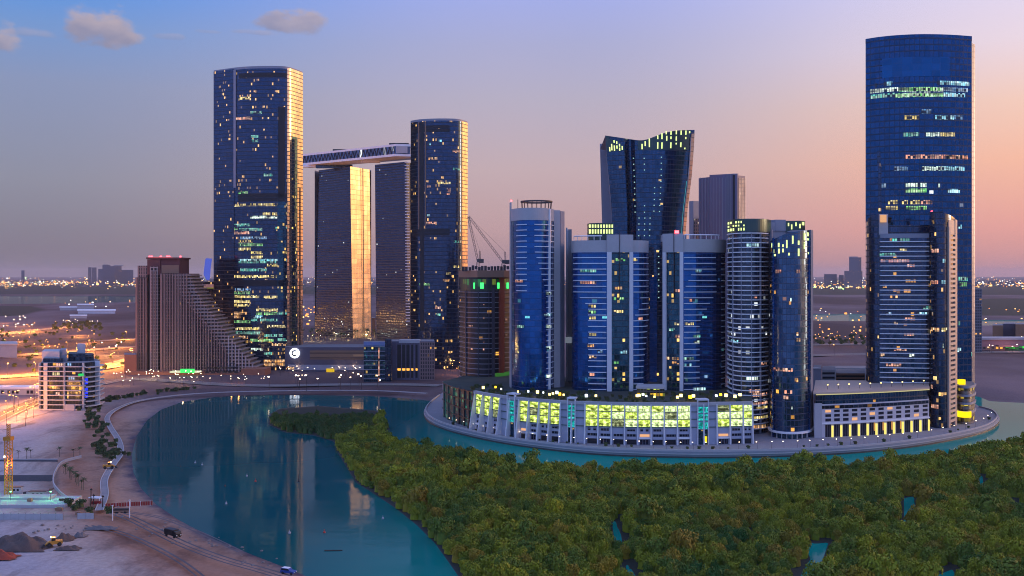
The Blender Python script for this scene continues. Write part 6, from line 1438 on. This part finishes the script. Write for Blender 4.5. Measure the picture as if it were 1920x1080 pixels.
BLACK = plain('black_vehicle_paint', (.015, .016, .018), .3, var=.1); BLUEP = plain('blue_vehicle_paint', (.02, .07, .30), .3, .2, var=.1); OCHRE = plain('yellow_machine_paint', (.45, .22, .03), .5, var=.15)
t, M = vehicle('truck', 'black box truck parked on the sand track near the water', 324, 1008, R(-38), [(-3.4, .7), (1.7, .7), (1.7, 2.5), (-3.4, 2.5)], [(1.8, .6), (3.5, .6), (3.5, 1.5), (3.1, 2.3), (1.8, 2.3)], [[(3.0, 1.55), (3.42, 1.55), (3.12, 2.2), (2.4, 2.2), (2.2, 1.55)]], (-2.2, 2.4), .5, 2.4, BLACK, 'truck')
part('load_cover', prof(MB(), [(-3.2, 2.5), (1.5, 2.5), (1.4, 2.62), (-3.1, 2.62)], -1.05, 1.05, M), STEEL, t)
for s in (-.8, .8): part('headlight', prof(MB(), [(3.5, .9), (3.54, .9), (3.54, 1.15), (3.5, 1.15)], s - .2, s + .2, M), LEDGE, t)
t, M = vehicle('car', 'blue four wheel drive car parked at the water edge', 541, 1078, R(-20), [(-2.3, .45), (2.3, .45), (2.35, .95), (1.0, 1.12), (-2.3, 1.12)], [(-2.25, 1.12), (.9, 1.12), (.35, 1.75), (-2.1, 1.78)], [[(-2.0, 1.2), (.72, 1.2), (.3, 1.66), (-1.92, 1.68)]], (-1.45, 1.5), .40, 1.9, BLUEP, 'car')
part('roof', prof(MB(), [(-2.0, 1.781), (.3, 1.757), (.25, 1.83), (-1.95, 1.85)], -.75, .75, M), LEDGE, t)
for s in (-.62, .62): part('headlight', prof(MB(), [(2.33, .68), (2.37, .68), (2.37, .88), (2.33, .88)], s - .18, s + .18, M), LEDGE, t)
def loader(label, px, py, rz, z=.35):
    t, M = vehicle('wheel_loader', label, px, py, rz, [(-2.6, .8), (1.2, .8), (1.2, 1.7), (-.2, 1.9), (-2.6, 1.8)], [(-.5, 1.8), (.8, 1.7), (.7, 3.0), (-.4, 3.0)], [[(-.42, 2.0), (.76, 1.95), (.7, 2.8), (-.36, 2.8)]], (-1.6, 1.4), .7, 2.2, OCHRE, 'loader', z=z)
    part('arm', prof(MB(), [(.9, 1.5), (1.2, 1.9), (3.0, .9), (2.8, .6)], -.7, .7, M), OCHRE, t); part('bucket', prof(MB(), [(2.8, .2), (3.9, .15), (3.6, .4), (3.1, 1.2), (2.8, 1.1)], -1.3, 1.3, M), STEEL, t)
    part('headlight', prof(MB(), [(.8, 2.9), (1.05, 2.9), (1.05, 3.2), (.8, 3.2)], -.45, -.1, M), L_LED, t); return t
lo = loader('wheel loader with a lit lamp working beside the earth mounds', 101, 1026, R(-150)); pole_light(lo, 3.3, 700, (1, .55, .25))
lo = loader('wheel loader with lit lamp on the beach by the planting belt', 204, 880, R(20)); pole_light(lo, 3.3, 500, (1, .45, .2))
# beach barrier fence with red panels and white posts
RED = plain('red_barrier', (.30, .03, .025), .7, var=.15)
def fence(label, a, ya_, b, yb_, nb):
    p, q = np.array(gp(a, ya_)), np.array(gp(b, yb_)); t = thing('barrier_fence', (*p, 0), label, 'fence'); L = np.linalg.norm(q - p); ang = math.atan2(*(q - p)[::-1])
    for k in range(nb):
        c_ = p + (q - p) * (k + .5) / nb; part('panel', MB().box((c_[0], c_[1], 1.0), (L / nb - .25, .12, 1.5), ang), RED, t)
    for k in range(nb + 1): c_ = p + (q - p) * k / nb; part('post', MB().box((c_[0], c_[1], 1.0), (.14, .2, 2.0), ang), BROWN if k % 4 else WHITE, t)
fence('red panel barrier on the beach, longer left stretch', 197, 953, 243, 950, 9); fence('red panel barrier running down to the waterline', 245, 950, 286, 948, 9)
WOOD = plain('weathered_pole', (.07, .045, .04), .9, var=.2)
for px, yb_, yt in ((170, 948, 915), (175, 946, 926), (192, 952, 928)):
    x, y = gp(px, yb_); tag(MB().tube((x, y, 0), (x + .2, y, WZ(yt, y)), .22, .16).box((x + .2, y, WZ(yt, y) - .6), (.9, .3, .5)).build('pole', WOOD), {170: 'tallest dark wooden pole beside the red beach barrier', 175: 'shorter dark pole just right of the tallest one', 192: 'dark pole standing alone before the red barrier'}[px], 'pole')
for px, yb_, yt in ((211, 976, 948), (243, 972, 938)):
    x, y = gp(px, yb_); tag(MB().tube((x, y, 0), (x, y, WZ(yt, y)), .2, .16).box((x, y, WZ(yt, y)), (.5, .5, .3)).build('pole', WHITE), {211: 'white post standing left, in front of the red barrier', 243: 'white post standing where the two red barriers meet'}[px], 'pole')
x, y = gp(228, 962); t = thing('trailer', (x, y, 0), 'low timber trailer parked before the red barrier', 'trailer'); part('bed', MB().box((x, y, .9), (6.2, 2.2, .4), R(5)), BROWN, t); part('load', MB().box((x, y, 1.4), (5.6, 1.6, .7), R(5)), WOOD, t)
for dx_ in (-1.6, 1.6): part('wheel', MB().tube((x + dx_, y - 1.2, .45), (x + dx_, y + 1.2, .45), .45, n=12), TYRE, t)
x, y = gp(180, 945); t = thing('shelter', (x, y, 0), 'small pale beach shelter with a red base by the dark poles', 'shelter'); part('roof', MB().box((x, y, 2.6), (5, 3, .25), R(-12)), WHITE, t)
for a, b in ((-2.2, -1.2), (2.2, -1.2), (2.2, 1.2), (-2.2, 1.2)): part('leg', MB().tube((x + a, y + b, 0), (x + a, y + b, 2.5), .1), STEEL, t)
part('counter', MB().box((x, y, .6), (3.6, 1.6, 1.1)), RED, t)
for px, py in ((168, 962), (140, 955), (128, 948), (118, 944), (150, 950), (205, 962)):
    x, y = gp(px, py); shrub(x, y, 0, random.uniform(.8, 1.4), 'low bush by the right end of the green lit platform', 'bushes by the site platform')
STONE = plain('sand_stone', (.20, .17, .16), .9, var=.3, scale=1.0)
def boulder(px, py, s, label, group):
    x, y = gp(px, py); r = np.random.default_rng(int(px * 7 + py)); mb = MB(); n = 7; V = [[(x + s * math.sin(p) * math.cos(a) * r.uniform(.7, 1.2), y + s * .8 * math.sin(p) * math.sin(a) * r.uniform(.7, 1.2), .3 + s * .6 * math.cos(p) * r.uniform(.8, 1.1)) for a in np.linspace(0, 2 * math.pi, n, endpoint=False)] for p in (.25, .8, 1.35, 1.8)]
    for j in range(3):
        for i in range(n): mb.face([V[j][i], V[j + 1][i], V[j + 1][(i + 1) % n], V[j][(i + 1) % n]])
    mb.face(V[0]); tag(mb.build('boulder', STONE), label, 'rock', group)
for k in range(46):
    u = random.random(); px = 205 + 330 * u + random.gauss(0, 14); py = 968 + 100 * u + random.gauss(0, 9); boulder(px, py, random.uniform(.25, .8), 'small stone scattered beside the sand track on the beach', 'stones beside the sand track')
for k in range(16): boulder(random.uniform(60, 190), random.uniform(985, 1000), random.uniform(.3, .7), 'lump of rubble near the earth mounds', 'rubble near the mounds')
CAB = plain('site_cabin_wall', (.45, .45, .47), .6, var=.1)
for (px, py, w_, lab) in ((28, 914, 6, 'pale site cabin standing in the pit behind the crane mast'), (72, 922, 7, 'longer site cabin in the pit right of the crane mast')):
    x, y = gp(px, py); t = thing('site_cabin', (x, y, -2.3), lab, 'cabin'); part('wall', MB().box((x, y, -1.0), (w_, 2.4, 2.5)), CAB, t); part('roof', MB().box((x, y, .32), (w_ + .3, 2.7, .15)), STEEL, t)
    for dx_ in (-1.6, 0.2, 1.8): part('window', MB().box((x + dx_, y - 1.22, -.8), (.9, .06, .8)), GLASSD, t)
for k in range(9):
    px, py = random.choice(((118, 958), (140, 966), (60, 948), (84, 950), (30, 948), (46, 915), (90, 910), (12, 912), (160, 968))); x, y = gp(px + random.uniform(-8, 8), py + random.uniform(-2, 2)); zz = -2.3 if py < 930 else (1.3 if py < 952 else .3)
    o = MB().box((x, y, zz + .5), (random.uniform(1.5, 3), 1.2, 1.0), random.uniform(-.3, .3)).box((x, y, zz + 1.1), (1.4, 1.0, .2), .1).build('material_stack', random.choice([BROWN, CONC, STEEL])); tag(o, 'stack of building material on the site at the left edge', 'material stack', 'stacks of building material')
# ---- floats and markers in the lagoon
def buoy(px, py, label, col, tall=False):
    x, y = gp(px, py, WL); t = thing('buoy', (x, y, WL), label, 'buoy', 'floats on the lagoon')
    part('float', MB().tube((x, y, WL - .3), (x, y, WL + .55), .5, .38, 10), col, t); part('marker', MB().tube((x, y, WL + .55), (x, y, WL + (3.4 if tall else 1.3)), .12, .08, 6), STEEL if tall else col, t)
REDP = plain('red_float', (.5, .05, .04), .5, var=.1)
for px, py, l_, c_, tl in ((479, 903, 'small red buoy with pale cap near the middle of the lagoon', REDP, 0), (422, 912, 'small dark buoy left of the red buoy', STEEL, 0), (560, 903, 'tall dark marker buoy in the pale reflected sky', STEEL, 1), (608, 999, 'red buoy floating alone in the lower lagoon', REDP, 0), (366, 868, 'tiny white float in the upper left lagoon', CONC, 0), (463, 893, 'tiny white float left of the red buoy', CONC, 0), (379, 872, 'tiny white float second from the beach', CONC, 0), (718, 973, 'tiny white float near the mangrove edge', CONC, 0), (424, 945, 'tiny white float in the lower left lagoon', CONC, 0), (543, 1000, 'tiny white float in the lower middle lagoon', CONC, 0)):
    buoy(px, py, l_, c_, tl)
x, y = gp(625, 1033, WL); tag(MB().tube((x - 3, y, WL + .1), (x + 3, y + .4, WL + .1), .22, .18, 8).build('floating_log', WOOD), 'long dark log floating in the lower lagoon', 'log')

# ---- evening haze over the plain
m, g = new_mat('haze_air'); pv = g.n('ShaderNodeVolumePrincipled'); pv.inputs['Color'].default_value = (.88, .80, .84, 1); pv.inputs['Density'].default_value = 2.2e-5; pv.inputs['Anisotropy'].default_value = 0.0
g.t.links.new(pv.outputs[0], g.n('ShaderNodeOutputMaterial').inputs['Volume'])
mb = MB(); mb.box((0, 20500, 156), (112000, 41600, 328)); tag(mb.build('haze', m), kind='stuff')
